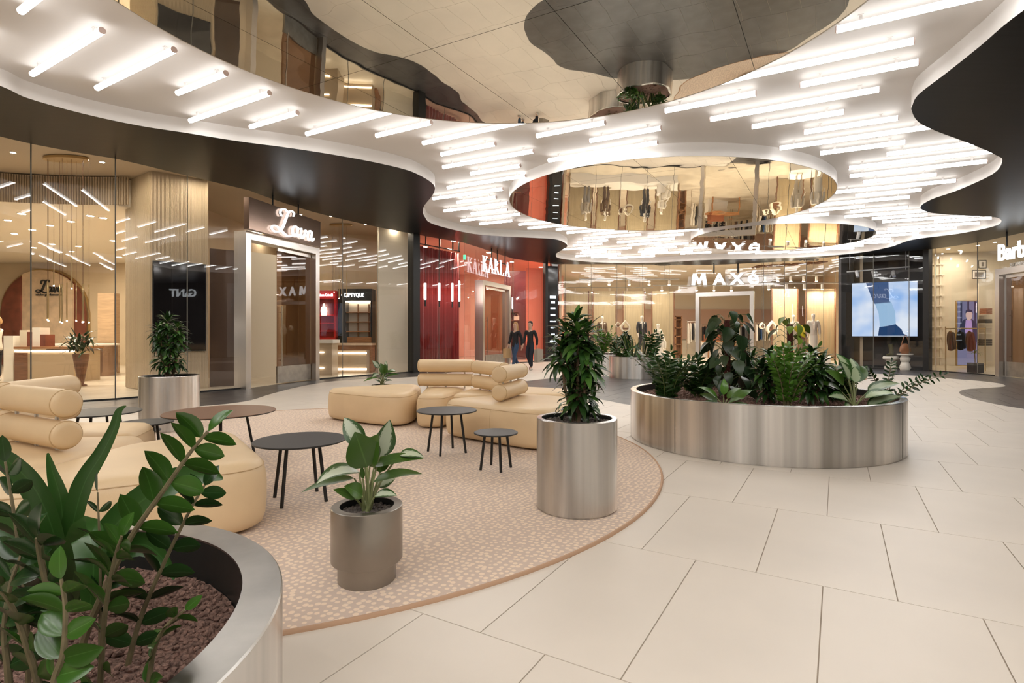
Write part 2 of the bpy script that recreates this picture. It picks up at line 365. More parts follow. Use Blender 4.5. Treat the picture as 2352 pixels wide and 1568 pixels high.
# light tubes
TUBES = [(-6.28,7.16,1),(-5.73,7.55,1),(-4.68,7.65,0),(-5.12,8.7,1),(-4.26,8.91,0),(-3.45,9.18,1),(-2.28,9.18,0),(-1.55,9.5,1),(-1.31,10.1,0),(-1.38,10.91,1),(-.86,11.33,0),(-1.48,12.51,1),(-1.97,13.63,1),(-1.41,13.97,0),(-1.88,15.05,1),(-1.15,15.35,0),(-1.53,16.36,1),(-1.0,16.83,0),(.2,16.78,0),(.5,17.36,1),(1.41,17.49,0),(1.8,18.03,1),(2.69,18.13,0),(2.49,19.08,1),(2.37,19.91,0),(2.31,20.74,0),(2.01,21.8,0),(3.79,19.73,1),(4.27,20.26,0),(2.83,22.08,1),(2.84,22.79,0),(2.75,23.73,1),(3.47,23.99,0),(4.26,24.16,1),(5.07,21.99,0),(5.34,22.59,1),(5.15,21.09,0),(5.29,20.19,0),(4.56,18.4,0),(4.75,17.48,0),(6.52,20.8,0),(6.83,22.19,0),(8.57,21.75,0),(9.6,21.6,0),(10.7,21.2,0),(10.5,20.2,1),(11.3,20.35,0),(10.9,19.3,1),(11.2,18.3,0),(11.38,17.33,0),(10.97,16.79,1),(11.0,16.06,1),(11.5,14.94,0),(10.2,15.1,1),(9.68,14.74,0),(8.85,14.58,1),(8.63,13.98,0),(7.27,14.95,0),(7.58,13.98,0),(7.2,13.46,1),(7.75,12.37,0),(7.14,12.1,1),(7.2,11.25,0),(2.94,8.13,1),(3.67,8.39,0),(4.56,8.56,0),(4.55,9.32,1),(5.36,9.53,0),(6.49,9.5,0),(6.35,10.33,1),(6.69,10.86,1),(.4,9.01,0),(1.3,9.18,0),(.68,10.31,1),(2.19,7.86,0),(3.65,6.94,0),(2.53,6.97,1),(3.35,5.67,1),(-5.11,5.69,1),(-6.9,6.8,0),
         (-6.6,5.6,0),(-6.4,4.2,1),(-7.3,3.2,1),(-6.2,2.0,0),(-7.2,1.2,1),(3.6,1.6,0),(3.3,3.2,0),(3.35,4.4,0)]
for j_ in range(9):                        # unseen lamps added to the band behind the viewpoint, brightening the near floor
    for i_ in range(6): TUBES.append((-7.0+i_*2.0+(j_ % 2)*.8, .95-j_*.62-(0 if i_ in (0, 5) else .55), (i_+j_) % 2))
TUBES = [q_ for q_ in TUBES if q_[1] > 1.2 or (sdist([(p.x, p.y) for p in OPEN], [(q_[0], q_[1]), (q_[0]+.85*(1.22, 2.1)[q_[2]], q_[1]-.54*(1.22, 2.1)[q_[2]])]).min() > .15 and math.hypot(q_[0]+.31, q_[1]-4.6) > 3.7 and math.hypot(q_[0]+.85-.31, q_[1]-.5-4.6) > 3.6)]
ta = math.radians(-32.6); td = Vector((math.cos(ta), math.sin(ta), 0)); R_T = .036
def tube_meshes(L):
    mb = MB(); mb.tube((.012, 0, 0), (L-.012, 0, 0), R_T, n=16, caps=False); a = mb.mesh('light_tube', smooth=True); a.materials.append(M['tube_light']); a.materials.append(M['tube_light_top']); a.materials.append(M['tube_light_side'])
    for p in a.polygons:
        p.material_index = 1 if p.center.z > .008 else (2 if p.center.z > -.022 else 0)
    c = []
    for x0, x1 in ((0, .012), (L-.012, L)):
        m2 = MB(); m2.tube((x0, 0, 0), (x1, 0, 0), R_T, n=16); me = m2.mesh('end_cap'); me.materials.append(M['tube_cap']); c.append(me)
    k = []
    for x in (.22, L-.22):
        m2 = MB(); m2.box((x, 0, .062), (.03, .016, .056)); m2.box((x, 0, .088), (.05, .03, .006)); me = m2.mesh('mounting_clip'); me.materials.append(M['clip']); k.append(me)
    return a, c, k
TM = {0: tube_meshes(1.22), 1: tube_meshes(2.1)}
HARD = {0: 'short white glowing tube lamp under the white recessed ceiling', 1: 'long white glowing tube lamp under the white recessed ceiling'}
for x, y, k in TUBES:
    L = (1.22, 2.1)[k]; e = Vector((x, y, 0))+td*L
    z0 = zc(x, y)+RH-.092; z1 = zc(e.x, e.y)+RH-.092; pit = math.atan2(z1-z0, L)
    m_ = Vector((x, y))+Vector(td[:2])*L/2; dd = [(m_-Vector(c_)).length-r_ for c_, r_ in (((-.31, 4.6), 3.54), ((3.53, 12.98), 3.6), ((8.44, 17.4), 2.62))]; w_ = ('largest round mirror', 'middle-sized round mirror', 'smallest round mirror')[dd.index(min(dd))]
    e_ = sdist([(p.x, p.y) for p in OPEN], [tuple(m_)])[0] < min(dd)
    lb_ = ('short', 'long')[k]+' white glowing tube lamp '+('at the dark soffit edge near the ' if e_ else 'close beside the ')+w_
    t = thing('tube_lamp', (x, y, z0), lb_, 'light', lb_.split(' white')[0]+' tube lamps '+('at the soffit edge near the ' if e_ else 'beside the ')+w_); t.rotation_euler = (0, -pit, ta)
    a, c, kk = TM[k]
    link(bpy.data.objects.new('light_tube', a), t)
    for me in c: link(bpy.data.objects.new('end_cap', me), t)
    for me in kk: link(bpy.data.objects.new('mounting_clip', me), t)
# ------------------------------------------------------------------ shop fronts
mat('cream', (.62, .50, .34), .55, var=(1.5, .05)); mat('cream_light', (.72, .64, .50), .5); mat('cream_dark', (.42, .32, .21), .5)
mat('shop_floor', (.66, .58, .46), .25, var=(2, .08)); mat('shop_ceiling', (.50, .40, .28), .6)
mat('brass', (.55, .40, .20), .3, 1); mat('wood_brown', (.16, .07, .035), .4, var=(3, .3, (1, 1, 9))); mat('wood_warm', (.33, .15, .06), .45, var=(3, .25, (1, 1, 9)))
mat('cabinet_wood', (.46, .31, .18), .5, var=(3, .15, (1, 1, 9))); mat('marble', (.72, .55, .38), .3, var=(3, .18)); mat('rust', (.20, .055, .03), .5, var=(3, .3)); mat('bronze_sign', (.30, .21, .165), .22, .85, var=(2, .1))
mat('screen_black', (.008, .007, .008), .06, spec=.8); mat('black_gloss', (.012, .012, .013), .12, spec=.7)
mat('red_curtain', (.36, .018, .014), .8, sheen=.5); mat('coral', (.85, .21, .13), .5); mat('coral_pale', (.76, .44, .34), .55); mat('burgundy', (.10, .015, .02), .35); mat('red_gloss', (.55, .02, .02), .3)
mat('gold_drape', (.36, .28, .165), .55, var=(1, .12, (14, 14, 1)), bump=(60, .2, (1, 1, .03))); mat('blush', (.50, .33, .25), .6); mat('warm_white', (.76, .68, .55), .6)
mat('dark_wall', (.035, .027, .024), .4); mat('smoked', (.11, .07, .05), .18, .3); mat('frame_white', (.78, .74, .68), .5); mat('grey_track', (.45, .45, .45), .4)
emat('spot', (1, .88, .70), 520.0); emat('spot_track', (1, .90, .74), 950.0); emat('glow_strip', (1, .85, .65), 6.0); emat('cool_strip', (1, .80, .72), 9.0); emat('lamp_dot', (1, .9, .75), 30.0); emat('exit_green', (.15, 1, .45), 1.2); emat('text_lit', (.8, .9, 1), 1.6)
mat('chrome_leg', (.55, .5, .44), .2, 1); mat('stone_white', (.78, .74, .66), .5); mat('black_line', (.015, .015, .015), .6)
GT = 4.75
def panes(name, label, cols, z0=.03, mname='glass', zt=None):
    """a run of frameless panes between picture columns"""
    a = sf(cols[0]); w_ = thing(name, (a.x, a.y, 0), label, None, None, 'structure')
    for c0, c1 in zip(cols[:-1], cols[1:]):
        p, q = sf(c0), sf(c1); d = (q-p).normalized()*.006
        z1 = (max(zc(p.x, p.y), zc(q.x, q.y))+.06) if zt is None else zt
        MB().seg(p+d, q-d, .012, z0, z1).build('glass_pane', mname, w_)
    for c in cols[1:-1]:
        p = sf(c); MB().box((p.x, p.y, (z0+zc(p.x, p.y))/2), (.012, .02, zc(p.x, p.y)+.05-z0), 0).build('pane_joint', 'joint', w_)
    mb = MB()
    for c0, c1 in zip(cols[:-1], cols[1:]): mb.seg(sf(c0), sf(c1), .05, 0, z0)
    mb.build('floor_channel', 'black_trim', w_)
    return w_
def shop(tagname, poly, zt, fmat, cmat, fname, cname):
    f = MB().prism(poly, -.05, .002).build(fname, fmat); tag(f, tagname+' shop floor', None, None, 'structure'); f['kind'] = 'structure'
    c = MB().prism(poly, zt, zt+.05).build(cname, cmat); tag(c, tagname+' shop ceiling', None, None, 'structure')
def wall(name, a, b, z0, z1, m, label, t=.1):
    o = MB().seg(a, b, t, z0, z1).build(name, m); return tag(o, label, None, None, 'structure')
def down(px, y, z, r=.075, group='downlights', lab='round recessed downlight in the cream shop ceiling', m='spot'):
    D = (z-H)*F/(HY-y); p = at(px, D); t = thing('downlight', (p.x, p.y, z), lab, 'light', group)
    MB().lathe((p.x, p.y, z-.012), [(r*1.35, .012), (r*1.35, 0), (r, 0), (r, .008)], 16).build('ring', 'frame_white', t)
    MB().lathe((p.x, p.y, z-.006), [(.001, 0), (r, 0)], 16).build('lamp', m, t)
def pbox(name, px0, px1, y0, y1, D, dep, m, parent=None):
    a, b = at(px0, D), at(px1, D); z1, z0 = zy(y0, D), zy(y1, D)
    return MB().box(((a.x+b.x)/2, D+dep/2, (z0+z1)/2), (abs(b.x-a.x), dep, z1-z0)).build(name, m, parent)
def portal(name, label, c0, c1, ztop, leaf_cols, dep=.34, fw=.16, hinge_m='glass_bronze'):
    """stainless steel portal with a framed glass leaf, a steel kick plate and a long pull handle"""
    p, q = sf(c0), sf(c1); d = (q-p); u = d.normalized(); n_ = Vector((u.y, -u.x, 0))   # n_ towards the mall
    if n_.y > 0: n_ = -n_
    t = thing(name, ((p.x+q.x)/2, (p.y+q.y)/2, 0), label, None, None, 'structure')
    a, b = p+u*fw/2, q-u*fw/2
    for e in (a, b): MB().box((e.x, e.y, ztop/2), (fw, dep, ztop), math.atan2(u.y, u.x)).build('post', 'steel_frame', t)
    m_ = (p+q)/2; MB().box((m_.x, m_.y, ztop+.09), (d.length, dep, .18), math.atan2(u.y, u.x)).build('header', 'steel_frame', t)
    for l0, l1 in leaf_cols:
        g, h = p+d*l0, p+d*l1; r = math.atan2(u.y, u.x); L = (h-g).length; mm = (g+h)/2
        lf = MB().box((mm.x, mm.y, ztop/2+.1), (L, .014, ztop-.3), r).build('door_leaf', hinge_m, t)
        MB().box((mm.x, mm.y, .24), (L, .05, .42), r).build('kick_plate', 'steel_top', lf)
        MB().box((mm.x, mm.y, ztop-.06), (L, .05, .08), r).build('top_rail', 'steel_frame', lf)
        e = g+u*.1+n_*.07; MB().tube((e.x, e.y, .45), (e.x, e.y, 1.95), .016).build('pull_handle', 'chrome_leg', lf)
        for z in (.6, 1.8): MB().tube((e.x, e.y, z), tuple(e-n_*.07+Vector((0, 0, z))), .01).build('handle_stand', 'chrome_leg', lf)
    return t
LCOL = [-420, -300, -180, -60, 71, 265, 430, 551]
panes('window_1', 'tall frameless curved glass front of the perfume shop', LCOL)
panes('window_2', 'frameless glass beside the perfume shop door, shelves behind', [722, 787, 868, 943])
panes('window_3', 'frameless glass front of the red handbag shop', [957, 1008, 1066, 1100])
panes('window_4', 'frameless glass right of the red shop door', [1165, 1180, 1214, 1250])
panes('window_5', 'frameless glass front with dressed dummies behind it', [1280, 1298, 1358, 1417, 1476, 1537, 1599])
panes('window_6', 'frameless glass right of the clothing shop entrance', [1732, 1754, 1802, 1852, 1892, 1927])
panes('window_7', 'frameless glass in front of a large glowing screen', [1929, 2006, 2088, 2124])
panes('window_8', 'frameless glass front of the jacket shop', [2137, 2150, 2245, 2300])
panes('window_9', 'frameless glass beyond the jacket shop door', [2480, 2560, 2640, 2700])
# glass above the doors
for nm, lb, c0, c1, z in (('window_10', 'glass over the perfume shop door', 551, 722, 3.62), ('window_11', 'glass over the red shop door', 1100, 1165, 3.35), ('window_12', 'glass over the clothing shop door', 1599, 1732, 3.15), ('window_13', 'glass over the jacket shop door', 2300, 2480, 3.2)):
    a = sf(c0); w_ = thing(nm, (a.x, a.y, z), lb, None, None, 'structure')
    cs = np.linspace(c0, c1, 3)
    for k in range(2): MB().seg(sf(cs[k]), sf(cs[k+1]), .012, z, zc(*sf((c0+c1)/2)[:2])+.06).build('glass_pane', 'glass', w_)
portal('door_1', 'stainless steel door portal of the perfume shop with one glass leaf', 551, 722, 3.42, [(.45, .93)])
portal('door_2', 'stainless steel door portal of the red handbag shop', 1100, 1165, 3.15, [(.2, .9)])
portal('door_3', 'wide stainless steel entrance portal of the clothing shop', 1599, 1732, 2.95, [])
portal('door_4', 'stainless steel door portal of the jacket shop', 2300, 2480, 3.0, [(.08, .5), (.5, .92)])
# dark posts between shops
for i, (c0, c1, lb) in enumerate(((943, 958, 'slim black pier between the perfume shop and the red shop'), (1250, 1256, 'slim black pier beside the shop directory'), (2124, 2137, 'dark pier between the big screen and the jacket shop'))):
    p, q = sf(c0), sf(c1); o = MB().seg(p, q, .3, 0, zc(p.x, p.y)+.1).build('trim_%d' % (i+1), 'black_trim'); tag(o, lb, None, None, 'structure')
# ---------------------------------------------------------------- perfume shop
lav = [tuple(sf(c, .04)[:2]) for c in list(range(-420, 944, 40))+[943]]+[(-2.6, 21.5), (-8.5, 22.3), (-30, 22.3), (-30, 5)]
shop('perfume', lav, 4.8, 'shop_floor', 'shop_ceiling', 'floor_perfume', 'ceiling_perfume')
wall('wall_back', (-30, 22.2), (-8.6, 22.2), 0, 4.8, 'cream', 'warm beige back wall of the perfume shop')
wall('wall_side', (-30, 5), (-30, 22.2), 0, 4.8, 'cream', 'far left side wall of the perfume shop')
# lowered ceiling and its fluted edge
low = [tuple(at(c, 12.0+.3*math.sin(c/150))[:2]) for c in range(-420, 300, 40)]+[(-8.7, 12.6), (-8.7, 22.1), (-30, 22.1), (-30, 8)]
o = MB().prism(low, 4.15, 4.78).build('ceiling_lowered', 'warm_white'); tag(o, 'lowered cream ceiling with downlights in the perfume shop', None, None, 'structure')
for c in range(-420, 300, 6):
    D = 12.0+.3*math.sin(c/150)-.02; p = at(c, D)
    MB().box((p.x, D, 4.46), (.028, .03, .62)).build('flute', 'cream_dark', o)
for px, y in ((50, 490), (115, 517), (163, 508), (74, 527), (33, 536), (207, 495), (237, 500), (78, 568), (180, 565), (165, 577), (259, 552), (274, 590), (18, 505), (-60, 520), (-120, 500), (120, 560)):
    down(px, y, 4.15)
for px, D in ((-80, 10.2), (30, 10.7), (235, 11.3), (318, 11.2), (450, 12.0), (515, 12.6), (600, 14.6), (690, 16.2), (760, 16.4), (840, 17.6), (905, 18.2)): down(px, HY-(4.8-H)/D*F, 4.8, .042, 'added window downlights', 'added round downlight brightening the perfume shop front behind its glass')  # downlights added to brighten the fluted column and the shop front
for px, y in ((505, 512), (760, 545), (600, 530), (820, 560), (900, 570)): down(px, y, 4.8, lab='round recessed downlight above the perfume shop door area', group='door side downlights')
# arch niche with the shop name
A0, A1 = at(4, 22.1).x, at(206, 22.1).x; cx = (A0+A1)/2; R = (A1-A0)/2; zt = zy(617, 22.1); zs = zt-R
def archpoly(x0, x1, r, inset=0):
    n = 40; pts = [(x0, .05)]
    for i in range(n+1):
        x = x0+(x1-x0)*i/n; pts.append((x, zs+math.sqrt(max(0, r*r-(x-cx)**2))))
    pts.append((x1, .05)); return pts
t = thing('arch_niche', (cx, 22, 0), 'round-arched rust and marble wall niche bearing the perfume shop name', 'niche')
MB().fprism(archpoly(A0, A1, R), 22.02, 22.14).build('arch_rim', 'brass', t)
MB().fprism(archpoly(A0+.07, A1-.07, R-.07), 21.97, 22.08).build('arch_panel', 'rust', t)
B0, B1 = at(53, 21.9).x, at(168, 21.9).x
MB().fprism(archpoly(B0, B1, R-.08), 21.86, 21.95).build('marble_panel', 'marble', t)
MB().box((B0-.03, 21.93, 1.5), (.03, .03, 2.6)).build('glow_edge', 'glow_strip', t)
def stroke(mb, pts, w_, D, dep=.03, flat=1.0):
    """ribbon lettering: pts = (x, z, width factor)"""
    P = catmull([Vector((p[0], p[1], p[2] if len(p) > 2 else 1)) for p in pts], 6, False); L = []; Rr = []
    for i, p in enumerate(P):
        d = P[min(i+1, len(P)-1)]-P[max(i-1, 0)]; d = Vector((d.x, d.y)); d = d.normalized() if d.length > 1e-6 else Vector((1, 0)); n_ = Vector((-d.y, d.x))*w_*p.z*.5
        L.append((p.x+n_.x, p.y+n_.y)); Rr.append((p.x-n_.x, p.y-n_.y))
    n = len(P); v = []
    for dd in (D, D+dep): v += [(a, dd, b) for a, b in L]+[(a, dd, b) for a, b in Rr]
    f = []
    for i in range(n-1):
        f += [(i, i+1, n+i+1, n+i), (2*n+i, 3*n+i, 3*n+i+1, 2*n+i+1), (i, 2*n+i, 2*n+i+1, i+1), (n+i, n+i+1, 3*n+i+1, 3*n+i)]
    f += [(0, n, 3*n, 2*n), (n-1, 3*n-1, 4*n-1, 2*n-1)]
    mb.add(v, f)
LAVA = [  # script capital L, then a v a, in a unit box 1.9 wide, 1 high
    [(.95, .82, .5), (.98, .95, .6), (.86, 1.0, .8), (.74, .9, 1), (.62, .6, 1.4), (.50, .28, 1.4), (.36, .08, 1.0), (.18, .03, .8), (.06, .12, .7), (.12, .24, .6), (.26, .24, .8), (.42, .14, 1.1), (.62, .02, 1.1), (.80, .0, .9), (.92, .1, .5)],
    [(.74, .9, .8), (.58, .98, .9), (.44, .92, .9), (.40, .78, .8), (.46, .68, .5)],
    [(1.12, .42, .7), (1.02, .46, .9), (.92, .34, 1), (.92, .16, 1.1), (1.0, .08, 1), (1.1, .2, .7), (1.15, .44, .8), (1.11, .18, 1.2), (1.17, .08, .9), (1.24, .2, .5)],
    [(1.24, .40, .6), (1.30, .44, .9), (1.30, .2, 1.2), (1.36, .06, .9), (1.44, .2, .7), (1.48, .42, .7), (1.54, .36, .4)],
    [(1.78, .42, .7), (1.70, .46, .9), (1.61, .34, 1), (1.60, .16, 1.1), (1.67, .08, 1), (1.76, .2, .7), (1.81, .44, .8), (1.77, .18, 1.2), (1.83, .08, .9), (1.90, .2, .5)]]
def lava(mb, x0, z0, W, Hh, D, w_, dep=.03):
    for s_ in LAVA: stroke(mb, [(x0+p[0]/1.9*W, z0+p[1]*Hh, p[2]) for p in s_], w_, D, dep)
mb = MB(); x0, x1 = at(80, 21.8).x, at(143, 21.8).x; lava(mb, x0, zy(672, 21.8), x1-x0, zy(643, 21.8)-zy(672, 21.8), 21.8, .055); mb.build('lettering', 'black_line', t)
text_obj('niche parfumerija', ((x0+x1)/2, 21.82, zy(677, 21.8)), .12, (x1-x0)*.95, 0, 'black_line', t)
# marble wall side
wall('wall_inner', (-8.75, 12.9), (-8.7, 22.2), 0, 4.8, 'cream', 'beige partition behind the fluted column')
# fluted column with the dark screen
k = [at(347, 11.9), at(478, 12.62), at(432, 13.6), at(290, 12.75)]
t = thing('fluted_column', (k[0].x, k[0].y, 0), 'wide cream fluted column behind the perfume shop glass', 'column')
MB().prism([tuple(p[:2]) for p in k], 0, 4.8).build('core', 'cream', t)
for a, b, nn in ((k[0], k[1], 46), (k[0], k[3], 30)):
    u = (b-a).normalized(); n_ = Vector((u.y, -u.x, 0)); n_ = n_ if n_.y < 0 else -n_
    for i in range(nn):
        p = a+(b-a)*((i+.5)/nn)+n_*.008; MB().box((p.x, p.y, 2.4), ((b-a).length/nn*.55, .022, 4.76), math.atan2(u.y, u.x)).build('flute', 'cream', t)
u = (k[1]-k[0]).normalized(); n_ = Vector((u.y, -u.x, 0)); a = k[0]+u*.02+n_*.06; L = (k[1]-k[0]).length*.93; c = a+u*L/2; r = math.atan2(u.y, u.x)
zt_, zb_ = zy(603, c.y), zy(806, c.y)
t = thing('wall_screen', (c.x, c.y, zb_), 'tall black switched-off screen on the fluted column', 'screen')
MB().box((c.x, c.y, (zt_+zb_)/2), (L, .06, zt_-zb_), r).build('body', 'black_trim', t)
e = c+n_*.034; MB().box((e.x, e.y, (zt_+zb_)/2), (L-.03, .008, zt_-zb_-.03), r).build('display_glass', 'screen_black', t)
# bronze panels beside the door
p, q = at(482, 13.0), at(549, 13.4)
o = MB().seg(p, q, .06, 0, zy(572, 13.1)).build('bronze_panel', 'smoked'); tag(o, 'tall glossy bronze-brown panel between the fluted column and the door', 'panel')
o = MB().seg(at(571, 15.6), at(645, 16.4), .08, 0, 3.6).build('wall_entry', 'cream_light'); tag(o, 'plain cream wall seen through the open perfume shop door', None, None, 'structure')
# pendant cluster lamps
def pendants(px, y, D, rx, cords, zb, label):
    c = at(px, D); t = thing('pendant_cluster', (c.x, c.y, zb), label, 'lamp')
    MB().lathe((c.x, c.y, 4.74), [(.001, 0), (rx, 0), (rx, .05), (.001, .05)], 40, sy=.45).build('ceiling_plate', 'brass', t)
    for dx, dy, z in cords:
        x, y_ = c.x+dx*rx, c.y+dy*rx*.4
        MB().tube((x, y_, z+.75), (x, y_, 4.74), .003, n=5).build('cord', 'wood_brown', t)
        b = MB().tube((x, y_, z+.02), (x, y_, z+.78), .011, n=8).build('lamp_rod', 'brass', t)
        MB().tube((x, y_, z), (x, y_, z+.02), .011, n=8).build('light_tip', 'lamp_dot', b)
pendants(152, 365, 11.0, .44, [(-.85, .1, 1.5), (-.72, -.4, 1.52), (-.45, .5, 1.48), (-.4, -.5, 2.2), (0, .1, 1.5), (.05, -.7, 1.46), (.3, .5, 1.5), (.35, -.3, 2.15), (.68, .2, 1.47), (.85, -.2, 1.48), (.95, .3, 1.47)], 1.46, 'cluster of thin brass pendant rods over the perfume counter')
pendants(783, 512, 17.6, .36, [(-.6, 0, 2.6), (-.2, .3, 2.4), (.1, -.3, 2.5), (.5, .1, 2.45)], 2.4, 'small brass pendant cluster near the boutique shelves')
# counters
t = thing('shop_counter', at(100, 14.2), 'taupe counter block with a glowing light line, beside the leafy bouquet', 'counter')
pbox('body', 33, 170, 806, 905, 14.2, .9, 'cream_dark', t); pbox('worktop', 31, 172, 796, 801, 14.15, 1.0, 'wood_warm', t); pbox('light_line', 33, 170, 804, 808, 14.17, .02, 'glow_strip', t); pbox('side_panel', 33, 62, 810, 905, 14.18, .02, 'wood_brown', t)
t = thing('shop_counter', at(180, 16), 'rounded bronze counter with a pale stone top at the back', 'counter')
c = at(190, 16.6); MB().lathe((c.x, c.y, 0), [(.95, 0), (.95, .12), (1.0, .12), (1.0, .92), (.001, .92)], 32, sy=.55).build('body', 'bronze_sign', t); MB().lathe((c.x, c.y, .92), [(.001, 0), (1.04, 0), (1.04, .05), (.001, .05)], 32, sy=.58).build('worktop', 'stone_white', t)
o = pbox('cabinet_tower', 224, 262, 673, 862, 17.5, .25, 'cabinet_wood'); o.name = 'cabinet_tower'; tag(o, 'narrow tan wooden tower with a round opening behind the counter', 'cabinet')
for i, (a, b, y0, y1, m_, lb) in enumerate(((8, 30, 771, 877, 'stone_white', 'pale tall display block beside the taupe counter'), (45, 62, 758, 800, 'cream_light', 'slim cream display block on the shop counter side'), (62, 74, 762, 797, 'rust', 'small rust coloured gift box on the taupe counter'), (74, 92, 752, 797, 'stone_white', 'pale gift box on the taupe counter'), (92, 104, 768, 797, 'rust', 'low rust gift box beside the bouquet'))):
    o = pbox('display_block', a, b, y0, y1 if i == 0 else HY+(H-zy(796, 14.15))*F/14.3, 14.3, .3, m_); tag(o, lb, 'box')
# boutique shelves right of the door
t = thing('shelf_unit', at(822, 18.6), 'black framed lit wooden shelf headed DIPTYQUE', 'shelf')
pbox('header', 776, 854, 663, 690, 18.6, .5, 'black_trim', t); pbox('back_panel', 793, 853, 690, 850, 19.0, .05, 'warm_white', t)
for a, b in ((776, 793), (851, 855)): pbox('side_panel', a, b, 690, 853, 18.6, .45, 'black_gloss', t)
for y in (716, 738, 760): pbox('shelf_board', 795, 851, y, y+2.2, 18.65, .35, 'wood_warm', t)
for x in (822, 847): pbox('shelf_post', x-1, x+1, 698, 775, 18.9, .05, 'wood_warm', t)
pbox('top_light', 797, 850, 691, 694, 18.9, .05, 'glow_strip', t); pbox('side_light', 797, 799, 692, 790, 18.9, .04, 'glow_strip', t)
pbox('wooden_step', 797, 852, 774, 790, 18.5, .4, 'wood_warm', t)
m_ = at(813.5, 18.57); text_obj('DIPTYQUE', (m_.x, 18.58, zy(678, 18.58)), .15, .66, 0, 'sign_white', t)
t = thing('shelf_unit', at(747, 18.4), 'red perfume display headed with a small brand name', 'shelf')
pbox('header', 724, 770.5, 667, 685, 18.4, .4, 'red_gloss', t); pbox('back_panel', 724, 770, 685, 775, 18.75, .05, 'red_gloss', t); pbox('side_panel', 767, 771, 685, 775, 18.4, .35, 'red_gloss', t)
for y in (724, 741, 759): pbox('shelf_board', 724, 768, y, y+2, 18.45, .3, 'red_gloss', t)
pbox('poster', 724, 766, 688, 722, 18.7, .03, 'burgundy', t); pbox('base_cabinet', 724, 770.5, 775, 853.2, 18.45, .35, 'red_gloss', t)
m_ = at(746, 18.37); text_obj('Maison Crivelli', (m_.x, 18.37, zy(677, 18.37)), .09, .53, 0, 'sign_white', t)
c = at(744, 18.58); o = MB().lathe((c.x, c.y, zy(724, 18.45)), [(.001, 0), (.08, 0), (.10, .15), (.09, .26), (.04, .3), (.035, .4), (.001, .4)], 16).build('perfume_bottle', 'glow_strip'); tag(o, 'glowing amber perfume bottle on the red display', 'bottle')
t = thing('shop_counter', at(800, 17.9), 'warm wooden counter with two glowing light lines', 'counter')
pbox('worktop', 760, 854, 788, 793, 17.85, .55, 'marble', t); pbox('body', 762, 853, 793, 855, 17.9, .45, 'wood_warm', t); pbox('front_box', 772, 842, 804, 860, 17.55, .35, 'cream_dark', t)
for y in (809, 846): pbox('light_line', 772, 842, y, y+3, 17.52, .03, 'glow_strip', t)
t = thing('shop_counter', at(742, 16.6), 'pale drawer cabinet with a planted tray beside the door', 'cabinet')
pbox('body', 724, 762, 788, 866, 16.6, .6, 'cream_dark', t); pbox('worktop', 723, 764, 780, 788, 16.55, .7, 'stone_white', t)
for y in (808, 844): pbox('drawer_light', 726, 744, y, y+2, 16.57, .02, 'glow_strip', t)
wall('wall_far', at(765, 19.3), at(944, 20.2), 0, 4.8, 'cream', 'cream end wall of the perfume shop'); wall('wall_inner_right', (-8.6, 22.2), tuple(at(765, 19.3)[:2]), 0, 4.8, 'cream', 'beige wall behind the red display')
wall('wall_pier', at(868, 17.9), at(944, 18.7), 0, 4.8, 'cream_light', 'cream partition next to the black pier')
# hanging sign with script name
p, q = sf(566)+Vector((.25, -.32, 0)), sf(731)+Vector((.25, -.32, 0))
d = at(566, 12.2); e = at(731, 14.9); u = (e-d).normalized(); r = math.atan2(u.y, u.x); c = (d+e)/2; L = (e-d).length; n_ = Vector((u.y, -u.x, 0)); zb_ = zy(525, 12.2); zt_ = zy(452, 12.2)
t = thing('hanging_sign', (c.x, c.y, zb_), 'bronze box sign with glowing white script hung over the door', 'sign')
MB().box((c.x, c.y, (zt_+zb_)/2), (L, .14, zt_-zb_), r).build('sign_box', 'bronze_sign', t)
for s_ in (.32, .68):
    e2 = d+u*L*s_; MB().tube((e2.x, e2.y, zt_), (e2.x, e2.y, zc(e2.x, e2.y)), .02).build('hanger_rod', 'black_trim', t)
mb = MB(); lava(mb, -.72, -.29, 1.75, .64, 0, .027, .05); me = mb.mesh('lettering'); me.materials.append(M['sign_white']); o = bpy.data.objects.new('lettering', me); link(o, t)
e2 = c+n_*.14-u*.02; o.location = Vector((e2.x, e2.y, (zt_+zb_)/2+.0))-wloc(t); o.rotation_euler = (0, 0, r)
# ---------------------------------------------------------------- red handbag shop
red = [tuple(sf(c, .04)[:2]) for c in (958, 1000, 1033, 1066, 1085, 1104, 1140, 1178, 1214, 1250)]+[(3.0, 33), (-6, 33), (-6, 21)]
shop('red', red, 4.78, 'blush', 'coral_pale', 'floor_red', 'ceiling_red')
wall('wall_red_back', (-6, 32), (3.0, 32), 0, 4.78, 'coral_pale', 'pale coral back wall of the handbag shop'); wall('wall_red_left', (-6, 20.5), (-6, 32), 0, 4.78, 'coral', 'coral left wall of the handbag shop'); wall('wall_red_right', (1.75, 26.1), (2.6, 32), 0, 4.78, 'coral', 'coral right wall of the handbag shop')
o = MB().seg(at(1208, 26.0), at(1249, 26.0), .12, .05, 4.4).build('coral_panel', 'coral'); tag(o, 'bright coral full-height panel behind the right pane', 'panel')
t = thing('shelf_unit', at(1186, 27.2), 'burgundy handbag display wall with shelves', 'shelf')
pbox('back_panel', 1158, 1211, 622, 826, 27.4, .1, 'burgundy', t)
for y in (716, 735, 782): pbox('shelf_board', 1160, 1190, y, y+1.6, 27.05, .35, 'rust', t)
